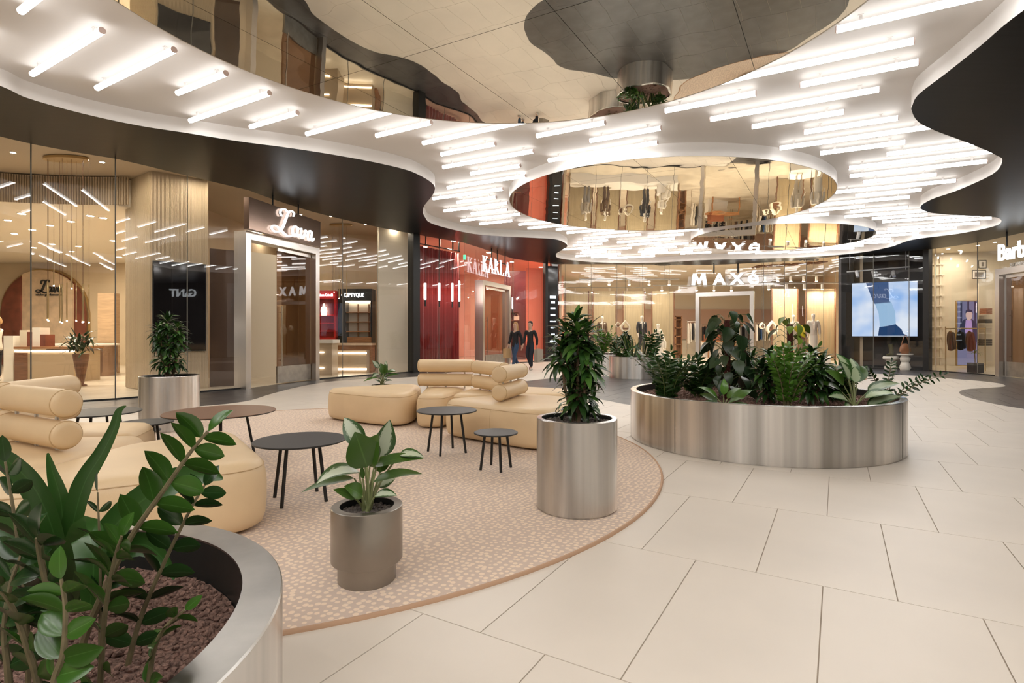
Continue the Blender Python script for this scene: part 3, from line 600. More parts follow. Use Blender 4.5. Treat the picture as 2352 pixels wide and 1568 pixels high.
for i, (px, y, m_, lb) in enumerate(((1168, 714, 'black_gloss', 'black handbag on the upper burgundy shelf'), (1186, 733, 'warm_white', 'pale handbag on the burgundy shelf'), (1167, 780, 'rust', 'rust handbag on the lowest burgundy shelf'))):
    a = at(px, 27.2); z = zy(y+2, 27.05); tb = thing('handbag', (a.x, a.y, z), lb, 'bag'); mb = MB(); mb.prism([(a.x-.14, 27.14), (a.x+.14, 27.14), (a.x+.14, 27.28), (a.x-.14, 27.28)], z, z+.2); mb.build('body', m_, tb)
    MB().path([(a.x-.09, 27.2, z+.2), (a.x-.06, 27.2, z+.32), (a.x+.06, 27.2, z+.32), (a.x+.09, 27.2, z+.2)], .012, 6).build('handle', m_, tb)
# curtain
def curtain(name, p, q, z0, z1, m, label, waves, amp, group=None):
    n = waves*6; u = (q-p).normalized(); nn = Vector((-u.y, u.x, 0)); v = []; f = []
    for j, z in enumerate((z0, (z0+z1)/2, z1)):
        for i in range(n+1): v.append(p+(q-p)*(i/n)+nn*(amp*math.sin(i*PI/3+.4*math.sin(i*.21))+amp*.4*math.sin(i*.37+j*.3))+Vector((0, 0, z)))
    f = [(j*(n+1)+i, j*(n+1)+i+1, (j+1)*(n+1)+i+1, (j+1)*(n+1)+i) for j in range(2) for i in range(n)]
    o = MB().add(v, f).build(name, m, smooth=True); md = o.modifiers.new('s', 'SOLIDIFY'); md.thickness = .006
    return tag(o, label, 'curtain', group)
curtain('curtain', at(957, 18.8), at(1054, 20.6), .03, 4.3, 'red_curtain', 'deep red velvet curtain behind the handbag shop glass', 15, .06)
t = thing('curtain_rail', at(957, 18.75, 4.34), 'black rail carrying the red curtain', 'rail'); MB().tube(at(957, 18.75, 4.38), at(1056, 20.6, 4.38), .02).build('rail', 'black_trim', t)
for c in (978, 1010, 1040, 1054):
    p = at(c, 18.75+(c-957)/97*1.8); MB().tube((p.x, p.y, 4.36), (p.x, p.y, 4.78), .025).build('bracket', 'black_trim', t)
for c, D, y0, y1 in ((977, 18.7, 650, 688), (1009, 19.2, 650, 690), (1039, 19.7, 650, 692), (1055, 20.3, 645, 692), (1165, 26, 683, 708), (1177, 26, 683, 709)):
    p = at(c, D-.2); t = thing('tube_pendant', (p.x, p.y, zy(y1, p.y)), 'slim vertical glowing tube pendant '+('before the red curtain' if c < 1100 else 'in the burgundy display'), 'lamp', 'vertical tubes '+('before the curtain' if c < 1100 else 'in the display'))
    MB().tube((p.x, p.y, zy(y1, p.y)), (p.x, p.y, zy(y0, p.y)), .03).build('light_tube', 'cool_strip', t); MB().tube((p.x, p.y, zy(y0, p.y)), (p.x, p.y, 4.78), .006, n=6).build('cord', 'black_trim', t); MB().tube((p.x, p.y, zy(y1, p.y)-.22), (p.x, p.y, zy(y1, p.y)), .028).build('lower_cap', 'black_trim', t)
for i, (x, y) in enumerate(((-3.5, 22), (-1, 23.5), (-3, 26), (0, 26.5), (-1, 29.5), (1.5, 28.5), (1.3, 26.1), (-2.2, 20.6))): 
    D = y; px = 1176+x/D*F; t = None
    down(px, HY-(4.78-H)/D*F, 4.78, .095, 'red shop downlights', 'round downlight in the coral shop ceiling')
# KARLA letters: narrow roman capitals
def karla():
    def bar(x0, z0, x1, z1, w0): # slanted stem
        return [(x0-w0/2, z0), (x0+w0/2, z0), (x1+w0/2, z1), (x1-w0/2, z1)]
    th, tn = .13, .05; S = {}
    ser = lambda x, z, w_=.26: [(x-w_/2, z-.02), (x+w_/2, z-.02), (x+w_/2, z+.02), (x-w_/2, z+.02)]
    S['K'] = [bar(.14, 0, .14, 1, th), bar(.17, .42, .5, 1, tn), bar(.52, 0, .26, .56, th), ser(.14, .02), ser(.14, .98), ser(.53, .02), ser(.48, .98, .2)]
    S['A'] = [bar(.06, 0, .27, 1, tn), bar(.48, 0, .28, 1, th), [(.14, .3), (.4, .3), (.4, .35), (.14, .35)], ser(.06, .02, .2), ser(.48, .02)]
    a = [(.14+.30*math.sin(PI*t), .47+.53*t) for t in np.linspace(0, 1, 9)]; b = [(.14+.18*math.sin(PI*t), .52+.43*t) for t in np.linspace(0, 1, 9)]
    S['R'] = [bar(.14, 0, .14, 1, th), a+b[::-1], bar(.50, 0, .28, .5, th), ser(.14, .02), ser(.14, .98, .22), ser(.51, .02, .2)]
    S['L'] = [bar(.14, 0, .14, 1, th), [(.1, 0), (.46, 0), (.48, .2), (.44, .2), (.40, .05), (.1, .05)], ser(.14, .02), ser(.14, .98)]
    return S
KS = karla()
d = at(1107, 20.4); e = at(1172, 22.6); u = (e-d).normalized(); r = math.atan2(u.y, u.x); L = (e-d).length
zb_, zt_ = zy(622, 20.4), zy(586, 20.4)
t = thing('letter_sign', (d.x, d.y, zb_), 'glowing white KARLA letters hung in front of the red shop', 'sign')
for i, ch in enumerate('KARLA'):
    mb = MB()
    for poly in KS[ch]: mb.fprism([(p[0]*L/3.2, p[1]*(zt_-zb_)) for p in poly], -.008, .008)
    me = mb.mesh('letter'); me.materials.append(M['sign_white']); o = bpy.data.objects.new('letter', me); link(o, t); p = d+u*L*(i*.2+.005); o.location = Vector((p.x, p.y, zb_))-wloc(t); o.rotation_euler = (0, 0, r)
for s_ in (.32, .52, .8):
    p = d+u*L*s_; MB().tube((p.x, p.y, zt_-.12), (p.x, p.y, zc(p.x, p.y)), .022).build('hanger_rod', 'black_trim', t)
p, q = d+u*.3, d+u*(L-.2); MB().tube((p.x, p.y+.06, zt_-.1), (q.x, q.y+.06, zt_-.1), .02).build('crossbar', 'black_trim', t)
o = pbox('exit_sign', 1064, 1070, 585, 596, 21, .04, 'exit_green'); tag(o, 'small green exit sign in the red shop', 'sign')
# directory totem
t = thing('directory_panel', sf(1267), 'tall black shop directory with rows of glowing names', 'directory'); p, q = sf(1257), sf(1279)
MB().seg(p, q, .2, 0, 4.45).build('body', 'black_gloss', t)
u = (q-p).normalized(); n_ = Vector((u.y, -u.x, 0)); r = math.atan2(u.y, u.x); c = (p+q)/2+n_*.11
for y, w_, hh in ((682, .3, .12), (694, .2, .1), (708, .24, .07), (723, .24, .07), (738, .3, .05), (752, .22, .06), (768, .18, .08), (783, .3, .06)):
    MB().box((c.x, c.y, zy(y, c.y)), (w_, .012, hh), r).build('name_row', 'text_lit', t)
# ---------------------------------------------------------------- clothing shop
mx = [tuple(sf(c, .04)[:2]) for c in (1280, 1360, 1450, 1540, 1638, 1730, 1821, 1875, 1926)]+[(15.5, 23.5), (20, 36), (2.6, 36), (2.3, 27)]
shop('clothing', mx, 4.7, 'shop_floor', 'warm_white', 'floor_clothing', 'ceiling_clothing')
wall('wall_clothing_back', (2.6, 35.5), (20, 35.5), 0, 4.7, 'warm_white', 'cream back wall of the clothing shop'); wall('wall_clothing_blush', (2.6, 35.3), (20, 35.3), 1.0, 2.9, 'blush', 'blush band on the back wall of the clothing shop')
wall('wall_clothing_left', (2.3, 26), (2.6, 36), 0, 4.7, 'cream', 'left wall of the clothing shop'); wall('wall_clothing_right', (13.6, 21.3), (20, 36), 0, 4.7, 'cream', 'right wall of the clothing shop')
for a, b, D, lb in ((1298, 1352, 28.6, 'sheer gold drape panel behind the first dummy'), (1362, 1415, 28.4, 'sheer gold drape panel behind the tweed coat'), (1431, 1480, 28.2, 'sheer gold drape panel behind the dark jacket'), (1497, 1548, 28, 'sheer gold drape panel behind the seated dummy'), (1773, 1832, 25.6, 'sheer gold drape panel behind the grey suit'), (1852, 1918, 24.4, 'sheer gold drape panel behind the pale suit')):
    tp = thing('drape_panel', at((a+b)/2, D), lb, 'screen'); z1 = zy(668 if a < 1700 else 663, D)
    MB().seg(at(a, D), at(b, D), .03, .1, z1).build('drape', 'gold_drape', tp)
    for e in (a, b): p = at(e, D-.02); MB().box((p.x, p.y, z1/2), (.05, .06, z1)).build('dark_edge', 'wood_brown', tp)
# tracks and spots in the clothing shop
for i, (a, b, y, D) in enumerate(((1330, 1560, 641, 27), (1500, 1700, 655, 29), (1742, 1890, 632, 25), (1745, 1950, 650, 24), (1300, 1500, 660, 31))):
    z = zy(y, D); t = thing('track_light', at((a+b)/2, D, z), ('ceiling spot track above the dressed dummies', 'ceiling spot track over the shop entrance', 'ceiling spot track above the pale suits', 'lower ceiling spot track near the dark display', 'rear ceiling spot track beside the drapes')[i], 'light')
    MB().tube(at(a, D, z), at(b, D, z), .025, n=6).build('track', 'grey_track', t)
    for k in range(5):
        p = at(a+(b-a)*(k+.5)/5, D, z); MB().tube((p.x, p.y, z-.28), (p.x, p.y, z-.05), .055).build('spot_head', 'frame_white', t); MB().lathe((p.x, p.y, z-.285), [(.001, 0), (.05, 0)], 12).build('lamp', 'spot_track', t)
    for k in (.15, .85): p = at(a+(b-a)*k, D, z); MB().tube((p.x, p.y, z), (p.x, p.y, 4.7), .008, n=5).build('suspension', 'grey_track', t)
for i in range(6):
    p = at(1742+i*28, 27.5-i*.3); o = MB().box((p.x, p.y, 4.68), (.35, .8, .06)).build('ceiling_grille', 'wood_brown'); tag(o, 'dark ceiling air grille in the clothing shop', 'grille', 'ceiling grilles')
# wooden shelf, rails with garments
t = thing('shelf_unit', at(1552, 29), 'dark wooden shoe shelf inside the clothing shop', 'shelf'); pbox('back_panel', 1552, 1567, 725, 822.8, 29.3, .05, 'wood_warm', t)
for a, b in ((1551, 1553), (1565, 1567)): pbox('side_panel', a, b, 725, 823, 28.9, .4, 'wood_warm', t)
for y in (725, 733, 752, 771, 790): pbox('shelf_board', 1551, 1567, y, y+2, 28.9, .4, 'wood_warm', t)
mat('cloth_white', (.72, .66, .56), .8); mat('cloth_black', (.02, .02, .022), .8); mat('cloth_rust', (.22, .07, .03), .8); mat('cloth_tan', (.42, .30, .18), .8); mat('cloth_grey', (.22, .20, .185), .8); mat('cloth_blue', (.03, .10, .30), .8); mat('cloth_brown', (.10, .055, .035), .8); mat('cloth_beige', (.50, .43, .34), .8)
def garment(px, D, ztop, ln, m, wid, label, group, hang=True):
    c = at(px, D); t = thing('garment', (c.x, c.y, ztop-ln), label, 'garment', group)
    n = 14; prof = [(.02, 0), (.5, -.10), (.62, -.5), (.7, -1)]; v = []; f = []
    for k, (w_, h_) in enumerate(prof):
        for i in range(n):
            a = 2*PI*i/n; v.append((c.x+w_*wid*math.cos(a)*(.25 if hang else 1), c.y+w_*.22*math.sin(a)*(1 if hang else .5), ztop+h_*ln))
    f = [(k*n+i, k*n+(i+1) % n, (k+1)*n+(i+1) % n, (k+1)*n+i) for k in range(3) for i in range(n)]+[tuple(range(n))]
    MB().add(v, f).build('cloth', m, t, smooth=True); MB().path([(c.x, c.y, ztop-.02), (c.x, c.y, ztop+.05), (c.x+.02, c.y, ztop+.08)], .006, 5).build('hanger_hook', 'chrome_leg', t)
def rail(c0, c1, D, z, items, label, glabel, group, tan=False):
    t = thing('clothes_rail', at((c0+c1)/2, D), label, 'rail'); a, b = at(c0, D, z), at(c1, D, z); m_ = 'brass' if tan else 'chrome_leg'
    MB().tube(a, b, .018).build('crossbar', m_, t)
    for e in (a, b): MB().tube((e.x, e.y, .0), (e.x, e.y, z+.06), .018).build('upright', m_, t)
    n = len(items)
    for i, (m2, ln) in enumerate(items): garment(c0+(c1-c0)*(i+.7)/(n+.4), D, z-.06, ln, m2, .19, glabel.replace('#', {'cloth_white': 'white', 'cloth_black': 'black', 'cloth_rust': 'rust', 'cloth_tan': 'tan', 'cloth_grey': 'grey', 'cloth_blue': 'blue', 'cloth_brown': 'brown', 'cloth_beige': 'beige'}[m2]), group+' '+m2[6:])
random.seed(3); cs = ['cloth_white', 'cloth_black', 'cloth_rust', 'cloth_grey', 'cloth_brown', 'cloth_black', 'cloth_beige']
rail(1578, 1604, 28.5, 1.95, [('cloth_white', 1.1), ('cloth_white', 1.0), ('cloth_black', .9), ('cloth_white', 1.0), ('cloth_beige', 1.1)], 'short steel rail of pale garments beside the wooden shelf', '# garment on the short rail beside the wooden shelf', 'short rail')
rail(1612, 1668, 33, 1.85, [(random.choice(cs), random.uniform(.75, 1.1)) for _ in range(16)], 'long steel rail of mixed garments at the back wall', '# garment on the long back rail', 'long back rail')
rail(1672, 1727, 33, 1.85, [(random.choice(cs), random.uniform(.75, 1.1)) for _ in range(16)], 'second steel rail of garments at the back wall', '# garment on the second back rail', 'second back rail')
rail(1735, 1768, 30, 1.9, [('cloth_white', .9), ('cloth_black', .9), ('cloth_blue', .85), ('cloth_white', .9), ('cloth_white', .9), ('cloth_tan', .9), ('cloth_white', .9)], 'steel rail of white and blue garments right of the entrance', '# garment on the rail right of the entrance', 'right rail')
t = thing('display_table', at(1657, 30.4), 'long wooden display table inside the clothing shop', 'table'); pbox('table_top', 1625, 1690, 782, 786, 30, .9, 'wood_warm', t)
for a in (1627, 1688):
    for D in (30.05, 30.8): p = at(a, D); MB().box((p.x, p.y, .41), (.06, .06, .84)).build('leg', 'wood_warm', t)
o = pbox('blanket_pile', 1625, 1655, 768, HY+(H-zy(782, 30))*F/30.2, 30.2, .6, 'cloth_rust'); tag(o, 'rust coloured folded blanket pile on the display table', 'blanket')
o = pbox('cash_desk', 1618, 1660, 784, 832, 31, .6, 'frame_white'); tag(o, 'white cash desk at the back of the clothing shop', 'desk')
# drop-shaped hanging pods
for px, y0, y1, D, lb in ((1420, 738, 752, 26.8, 'smaller wooden drop-shaped pod shelf hung beside the dark jacket'), (1437, 735, 763, 26.6, 'larger wooden drop-shaped pod shelf hung near the seated dummy'), (1752, 740, 755, 25.5, 'wooden drop-shaped pod shelf hung right of the entrance'), (1775, 736, 768, 25.2, 'larger wooden drop-shaped pod shelf beside the white suit')):
    c = at(px, D); zb_ = zy(y1, D); hh = zy(y0, D)-zb_; R_ = .22*hh/.56; t = thing('hanging_pod', (c.x, c.y, zb_), lb, 'pod')
    def drop(k): return [(c.x+k*R_*math.sin(a), zb_+R_-k*R_*math.cos(a)) for a in np.linspace(-2.1, 2.1, 20)]+[(c.x, zb_+hh*(.5+.5*k))]
    O, I = drop(1), drop(.68); n = len(O); v = [(p[0], D, p[1]) for p in O]+[(p[0], D, p[1]) for p in I]+[(p[0], D+.16, p[1]) for p in O]+[(p[0], D+.16, p[1]) for p in I]; f = []
    for i in range(n):
        j = (i+1) % n; f += [(i, j, n+j, n+i), (2*n+i, 2*n+j, 3*n+j, 3*n+i), (i, j, 2*n+j, 2*n+i), (n+i, n+j, 3*n+j, 3*n+i)]
    MB().add(v, f).build('shell', 'cream_light', t); MB().box((c.x, D+.08, zb_+R_*.75), (R_*1.1, .12, .09)).build('bag_inside', 'wood_brown', t); MB().tube((c.x, D+.08, zb_+hh), (c.x, D+.08, 4.7), .005, n=5).build('cord', 'black_line', t)
# MAXe letters
c = at(1667, 23.9); zb_, zt_ = zy(653, 23.9), zy(627, 23.9)
t = thing('letter_sign', (c.x, c.y, zb_), 'bold glowing white MAXé letters over the entrance', 'sign')
r = math.atan2(sf(1760).y-sf(1580).y, sf(1760).x-sf(1580).x)*.35
x0, x1 = at(1592, 23.9).x, at(1737, 23.9).x; Wd = x1-x0
mb = MB(); mb.fprism([((q[0]-.5)*Wd*.235, (q[1]-.5)*(zt_-zb_)) for q in ((0, 0), (.1, 1), (.32, 1), (.5, .42), (.68, 1), (.9, 1), (1, 0), (.77, 0), (.72, .62), (.56, .08), (.44, .08), (.28, .62), (.23, 0))], -.025, .025); me = mb.mesh('letter'); me.materials.append(M['sign_white']); o = link(bpy.data.objects.new('letter', me), t); o.location = Vector((x0+Wd*.1175, c.y+(.1175-.5)*math.tan(r)*Wd, (zb_+zt_)/2))-wloc(t); o.rotation_euler = (0, 0, r)
for ch, a, b, hh in (('A', .325, .515, 1), ('X', .575, .79, 1), ('é', .84, 1.0, 1.2)):
    text_obj(ch, (x0+Wd*(a+b)/2, c.y+((a+b)/2-.5)*math.tan(r)*Wd, zb_+(zt_-zb_)*hh/2), (zt_-zb_)*hh, Wd*(b-a), r, 'sign_white', t, 'letter', .05, .03 if ch != 'é' else .015)
for px in (1640, 1695): p = at(px, 23.9); MB().tube((p.x, p.y, zt_), (p.x, p.y, zc(p.x, p.y)), .03).build('hanger_rod', 'black_trim', t)
# ---------------------------------------------------------------- dark display with the large screen
scr = [tuple(sf(c, .04)[:2]) for c in (1929, 2006, 2089, 2124)]+[tuple(at(2124, 21.6)[:2]), tuple(at(1929, 23.2)[:2])]
shop('display', scr, 4.6, 'dark_wall', 'dark_wall', 'floor_display', 'ceiling_display')
wall('wall_display', at(1929, 22.9), at(2124, 21.2), 0, 4.6, 'dark_wall', 'dark brown back wall behind the big screen'); wall('wall_display_left', sf(1929, .05), at(1929, 23), 0, 4.6, 'dark_wall', 'dark side wall of the screen display'); wall('wall_display_right', sf(2124, .05), at(2124, 21.4), 0, 4.6, 'dark_wall', 'dark right side wall of the screen display')
m = bpy.data.materials.new('screen_picture'); m.use_nodes = True; nt = m.node_tree; nt.nodes.clear(); M['screen_picture'] = m
def N(t, **k):
    n = nt.nodes.new(t)
    for a, b in k.items(): setattr(n, a, b)
    return n
out = N('ShaderNodeOutputMaterial'); em = N('ShaderNodeEmission'); em.inputs[1].default_value = .6; tc = N('ShaderNodeTexCoord'); sp = N('ShaderNodeSeparateXYZ'); ramp = N('ShaderNodeValToRGB'); no = N('ShaderNodeTexNoise'); mp = N('ShaderNodeMapping')
nt.links.new(tc.outputs['Generated'], sp.inputs[0]); no.inputs['Scale'].default_value = 2.2; nt.links.new(tc.outputs['Generated'], mp.inputs[0]); nt.links.new(mp.outputs[0], no.inputs['Vector'])
ramp.color_ramp.elements[0].color = (.30, .52, .92, 1); ramp.color_ramp.elements[1].color = (.80, .88, 1, 1); ramp.color_ramp.elements[0].position = .3; ramp.color_ramp.elements[1].position = .62
nt.links.new(no.outputs['Fac'], ramp.inputs[0]); nt.links.new(ramp.outputs[0], em.inputs[0]); nt.links.new(em.outputs[0], out.inputs[0])
emat('screen_leg', (.06, .11, .24), .6); emat('screen_sock', (.35, .55, .78), .6); emat('screen_shoe', (.02, .06, .16), .6)
d, e = at(1957, 21.3), at(2107, 20.2); u = (e-d).normalized(); r = math.atan2(u.y, u.x); L = (e-d).length; c = (d+e)/2; z0, z1 = zy(772, c.y), zy(648, c.y); Hh = z1-z0; n_ = Vector((u.y, -u.x, 0))
t = thing('video_wall', (c.x, c.y, z0), 'large glowing blue screen showing a lower leg in sock and shoe', 'screen')
MB().box((c.x, c.y, (z0+z1)/2), (L+.04, .1, Hh+.04), r).build('casing', 'black_trim', t)
def onscr(name, poly, m_, off):
    mb = MB(); mb.fprism([((p[0]-.5)*L, (p[1]-.5)*Hh) for p in poly], -off, -off+.004); me = mb.mesh(name); me.materials.append(M[m_]); o = bpy.data.objects.new(name, me); link(o, t); p = c+n_*.052; o.location = Vector((p.x, p.y, (z0+z1)/2))-wloc(t); o.rotation_euler = (0, 0, r)
onscr('picture', [(0, 0), (1, 0), (1, 1), (0, 1)], 'screen_picture', .004)
onscr('leg_image', [(.22, 1), (.57, 1), (.58, .66), (.60, .62), (.36, .60), (.33, .66)], 'screen_leg', .006)
onscr('sock_image', [(.36, .61), (.61, .64), (.67, .45), (.68, .22), (.44, .17), (.42, .42)], 'screen_sock', .006)
onscr('shoe_image', [(.41, .01), (.43, .17), (.55, .19), (.68, .22), (.77, .12), (.79, .05), (.86, .01)], 'screen_shoe', .007)
# pedestals with a boot and a handbag
def spindle(px, yb, yt, wpx, D, prof, label):
    c = at(px, D); hh = zy(yt, D); t = MB().lathe((c.x, c.y, 0), [(rr*wpx/2/F*D, zz*hh) for rr, zz in prof], 28).build('pedestal', 'stone_white', smooth=True); return tag(t, label, 'pedestal'), c, hh
o, c, hh = spindle(2046, 848, 818, 32, 19.75, [(.001, 0), (.8, 0), (.8, .2), (.55, .3), (.62, .42), (.55, .5), (.66, .62), (.5, .68), (.95, .78), (1, .9), (.9, 1), (.001, 1)], 'white turned pedestal of stacked rounded discs holding a boot')
t = thing('boot', (c.x, c.y, hh), 'tall olive rubber boot on the white turned pedestal', 'boot'); mat('olive', (.09, .085, .04), .35)
MB().path([(c.x+.02, c.y, hh+.1), (c.x+.02, c.y, hh+.25), (c.x, c.y, hh+.44)], [.07, .075, .085], 14).build('shaft', 'olive', t, smooth=True); MB().path([(c.x-.16, c.y-.03, hh+.05), (c.x-.05, c.y, hh+.06), (c.x+.06, c.y, hh+.07)], [.035, .055, .06], 12).build('foot', 'olive', t, smooth=True); MB().box((c.x-.05, c.y-.01, hh+.012), (.26, .1, .024)).build('sole', 'black_line', t)
o, c, hh = spindle(2079, 850, 812, 32, 19.3, [(.001, 0), (.6, 0), (.72, .15), (.55, .38), (.45, .48), (.6, .58), (.66, .72), (.5, .84), (.42, .9), (1, .93), (1, 1), (.001, 1)], 'white turned pedestal with bulging waist holding a handbag')
t = thing('handbag', (c.x, c.y, hh), 'tan leather shoulder bag on the bulging white pedestal', 'bag'); mat('tan_leather', (.30, .13, .06), .4)
MB().lathe((c.x, c.y, hh), [(.001, 0), (.12, .0), (.2, .08), (.19, .2), (.14, .3), (.05, .36), (.001, .36)], 20, sy=.5).build('body', 'tan_leather', t, smooth=True); MB().path([(c.x-.14, c.y, hh+.28), (c.x-.06, c.y, hh+.55), (c.x+.02, c.y, hh+.66), (c.x+.1, c.y, hh+.5), (c.x+.15, c.y, hh+.26)], .014, 8).build('strap', 'tan_leather', t)
t = thing('track_light', at(2020, 20.4, 3.75), 'grey spot track in front of the big screen', 'light'); MB().tube(at(1945, 20.7, 3.62), at(2090, 19.9, 3.72), .025, n=6).build('track', 'grey_track', t)
for px in (1970, 2008, 2054): p = at(px, 20.3, 3.4); MB().tube(p, p+Vector((.03, .12, .22)), .06).build('spot_head', 'grey_track', t)
for px in (1952, 2080): p = at(px, 20.3, 3.66); MB().tube(p, p+Vector((0, 0, .9)), .008, n=5).build('suspension', 'grey_track', t)
# ---------------------------------------------------------------- jacket shop
jk = [tuple(sf(c, .04)[:2]) for c in (2137, 2190, 2245, 2298, 2352, 2425, 2500, 2600, 2700)]+[(24, 12), (24, 26), tuple(at(2137, 26)[:2])]
shop('jacket', jk, 4.55, 'shop_floor', 'warm_white', 'floor_jacket', 'ceiling_jacket')
wall('wall_jacket_left', sf(2137, .1), at(2137, 26), 0, 4.55, 'cream_light', 'cream left wall of the jacket shop'); wall('wall_jacket_back', at(2130, 22.4), (26, 19.5), 0, 4.55, 'cream_light', 'cream panelled back wall of the jacket shop')
for z in np.arange(.3, 4.4, .42): MB().seg(at(2136, 22.3), at(2170, 22.1), .05, z, z+.04).build('wall_ledge', 'warm_white', bpy.data.objects['wall_jacket_back'])
for x in (2148, 2160): p = at(x, 22.2); MB().box((p.x, p.y, 2.2), (.05, .06, 4.4)).build('wall_batten', 'warm_white', bpy.data.objects['wall_jacket_back'])
for px, y, z in ((2178, 571, 4.55), (2205, 575, 4.55), (2246, 563, 4.55), (2285, 556, 4.55), (2160, 590, 4.55), (2230, 580, 4.55), (2340, 560, 4.55)): down(px, y, z, .052, 'jacket shop downlights', 'round downlight in the jacket shop ceiling')
mat('skin_img', (.45, .28, .2), .6); emat('img_dark', (.05, .05, .09), .5); emat('img_purple', (.45, .30, .55), .55); emat('img_skin', (.60, .42, .36), .6); emat('img_bg', (.20, .19, .30), .55)
D = 20.6; t = thing('poster_screen', at(2222, D, zy(839, D)), 'tall lit poster screen showing a person in a dark jacket and lilac jumper', 'screen')
pbox('casing', 2198, 2247, 690, 840, D, .08, 'brass', t); pbox('picture', 2200, 2245, 692, 838, D-.01, .01, 'img_bg', t); 
for c0 in (2206, 2222, 2238): pbox('backdrop_image', c0, c0+4, 692, 740, D-.015, .006, 'img_dark', t)
def poly_on(name, pts, m_, dd): MB().fprism([(at(p[0], D).x, zy(p[1], D)) for p in pts], D-dd, D-dd+.005).build(name, m_, t)
poly_on('jacket_image', [(2201, 770), (2205, 742), (2214, 733), (2232, 733), (2242, 742), (2244, 775), (2240, 800), (2204, 800)], 'img_dark', .022)
poly_on('jumper_image', [(2217, 735), (2230, 735), (2233, 765), (2229, 772), (2219, 772), (2215, 760)], 'img_purple', .026)
poly_on('face_image', [(2217, 716), (2220, 712), (2229, 712), (2232, 718), (2231, 730), (2226, 736), (2220, 734), (2217, 726)], 'img_skin', .03)
poly_on('hair_image', [(2216, 720), (2217, 713), (2223, 710), (2231, 712), (2233, 721), (2230, 717), (2220, 716)], 'img_dark', .034)
for y0, y1, x0, x1, lb in ((597, 616, 2249, 2266, 'small dark framed picture high on the jacket shop wall'), (620, 640, 2234, 2265, 'wider dark framed picture below the small one')):
    tf = thing('picture_frame', at((x0+x1)/2, 21.4, zy(y1, 21.4)), lb, 'picture'); pbox('frame', x0, x1, y0, y1, 21.4, .04, 'black_line', tf); pbox('mount', x0+1.5, x1-1.5, y0+1.5, y1-1.5, 21.38, .03, 'frame_white', tf); pbox('photo', x0+6, x1-6, y0+5, y1-5, 21.36, .03, 'cloth_grey', tf)
t = thing('shelf_unit', at(2264, 21), 'open cream shelf with folded garments in the jacket shop', 'shelf')
for y in (722, 742, 764, 794): pbox('shelf_board', 2248, 2279, y, y+2, 20.9, .4, 'cream_light', t)
pbox('back_panel', 2248, 2279, 650, 830, 21.3, .04, 'cream_light', t)
for x0, x1, y0, y1, m_, lb in ((2266, 2279, 708, 722, 'cloth_rust', 'pile of red checked garments on the top shelf'), (2262, 2279, 733, 742, 'cloth_black', 'pile of black garments on the second shelf'), (2264, 2278, 753, 764, 'cloth_beige', 'pile of beige garments on the third shelf'), (2258, 2279, 779, 794, 'cloth_black', 'pile of dark garments on the lowest shelf')):
    tg = thing('garment_pile', at((x0+x1)/2, 20.95, zy(y1, 20.95)), lb, 'garments'); n = 3
    for i in range(n): pbox('folded_garment', x0, x1, y0+(y1-y0)*i/n, y0+(y1-y0)*(i+.9)/n, 20.95, .3, m_, tg)
rail(2172, 2263, 18.6, zy(754, 18.6), [], 'tan metal clothes rail in the jacket shop window', '', '', True)
# ------------------------------------------------------------------ carpets
m = bpy.data.materials.new('carpet'); m.use_nodes = True; nt = m.node_tree; b = nt.nodes['Principled BSDF']; M['carpet'] = m
b.inputs['Roughness'].default_value = .95; b.inputs['Specular IOR Level'].default_value = .1
tc = N('ShaderNodeTexCoord'); vo = N('ShaderNodeTexVoronoi'); vo.inputs['Scale'].default_value = 26; vo.inputs['Randomness'].default_value = .55
mp = N('ShaderNodeMapping'); mp.inputs['Rotation'].default_value = (0, 0, .5); nt.links.new(tc.outputs['Object'], mp.inputs[0]); nt.links.new(mp.outputs[0], vo.inputs['Vector'])
rp = N('ShaderNodeValToRGB'); rp.color_ramp.elements[0].position = .31; rp.color_ramp.elements[1].position = .40; rp.color_ramp.elements[0].color = (.86, .69, .53, 1); rp.color_ramp.elements[1].color = (.64, .505, .415, 1)
nz = N('ShaderNodeTexNoise'); nz.inputs['Scale'].default_value = 220; mxn = N('ShaderNodeMixRGB', blend_type='MULTIPLY'); mxn.inputs[0].default_value = .12
nt.links.new(vo.outputs['Distance'], rp.inputs[0]); nt.links.new(tc.outputs['Object'], nz.inputs['Vector']); nt.links.new(rp.outputs[0], mxn.inputs[1]); nt.links.new(nz.outputs['Color'], mxn.inputs[2])
gm = N('ShaderNodeGamma'); gm.inputs[1].default_value = .93; nt.links.new(mxn.outputs[0], gm.inputs[0]); nt.links.new(gm.outputs[0], b.inputs['Base Color'])
bp = N('ShaderNodeBump'); bp.inputs['Strength'].default_value = .35; bp.inputs['Distance'].default_value = .004; nt.links.new(nz.outputs['Fac'], bp.inputs['Height']); nt.links.new(bp.outputs[0], b.inputs['Normal'])
mat('carpet_hem', (.52, .33, .21), .8)
def carpet(cx, cy, r, label, sx=1, sy=1):
    t = thing('round_carpet', (cx, cy, 0), label, 'carpet')
    MB().lathe((cx, cy, 0), [(r-.016, .0), (r-.016, .012), (.001, .013)], 128, sx=sx, sy=sy).build('pile', 'carpet', t)
    MB().lathe((cx, cy, 0), [(r-.016, .0), (r-.02, .015), (r-.006, .017), (r, .008), (r, 0)], 128, sx=sx, sy=sy).build('hem', 'carpet_hem', t, smooth=True)
carpet(-2.17, 5.58, 3.58, 'large round dotted beige carpet under the cream sofas and tables')
carpet(7.7, 17.0, 2.8, 'second round dotted beige carpet behind the big oval planter')
CZ = .013
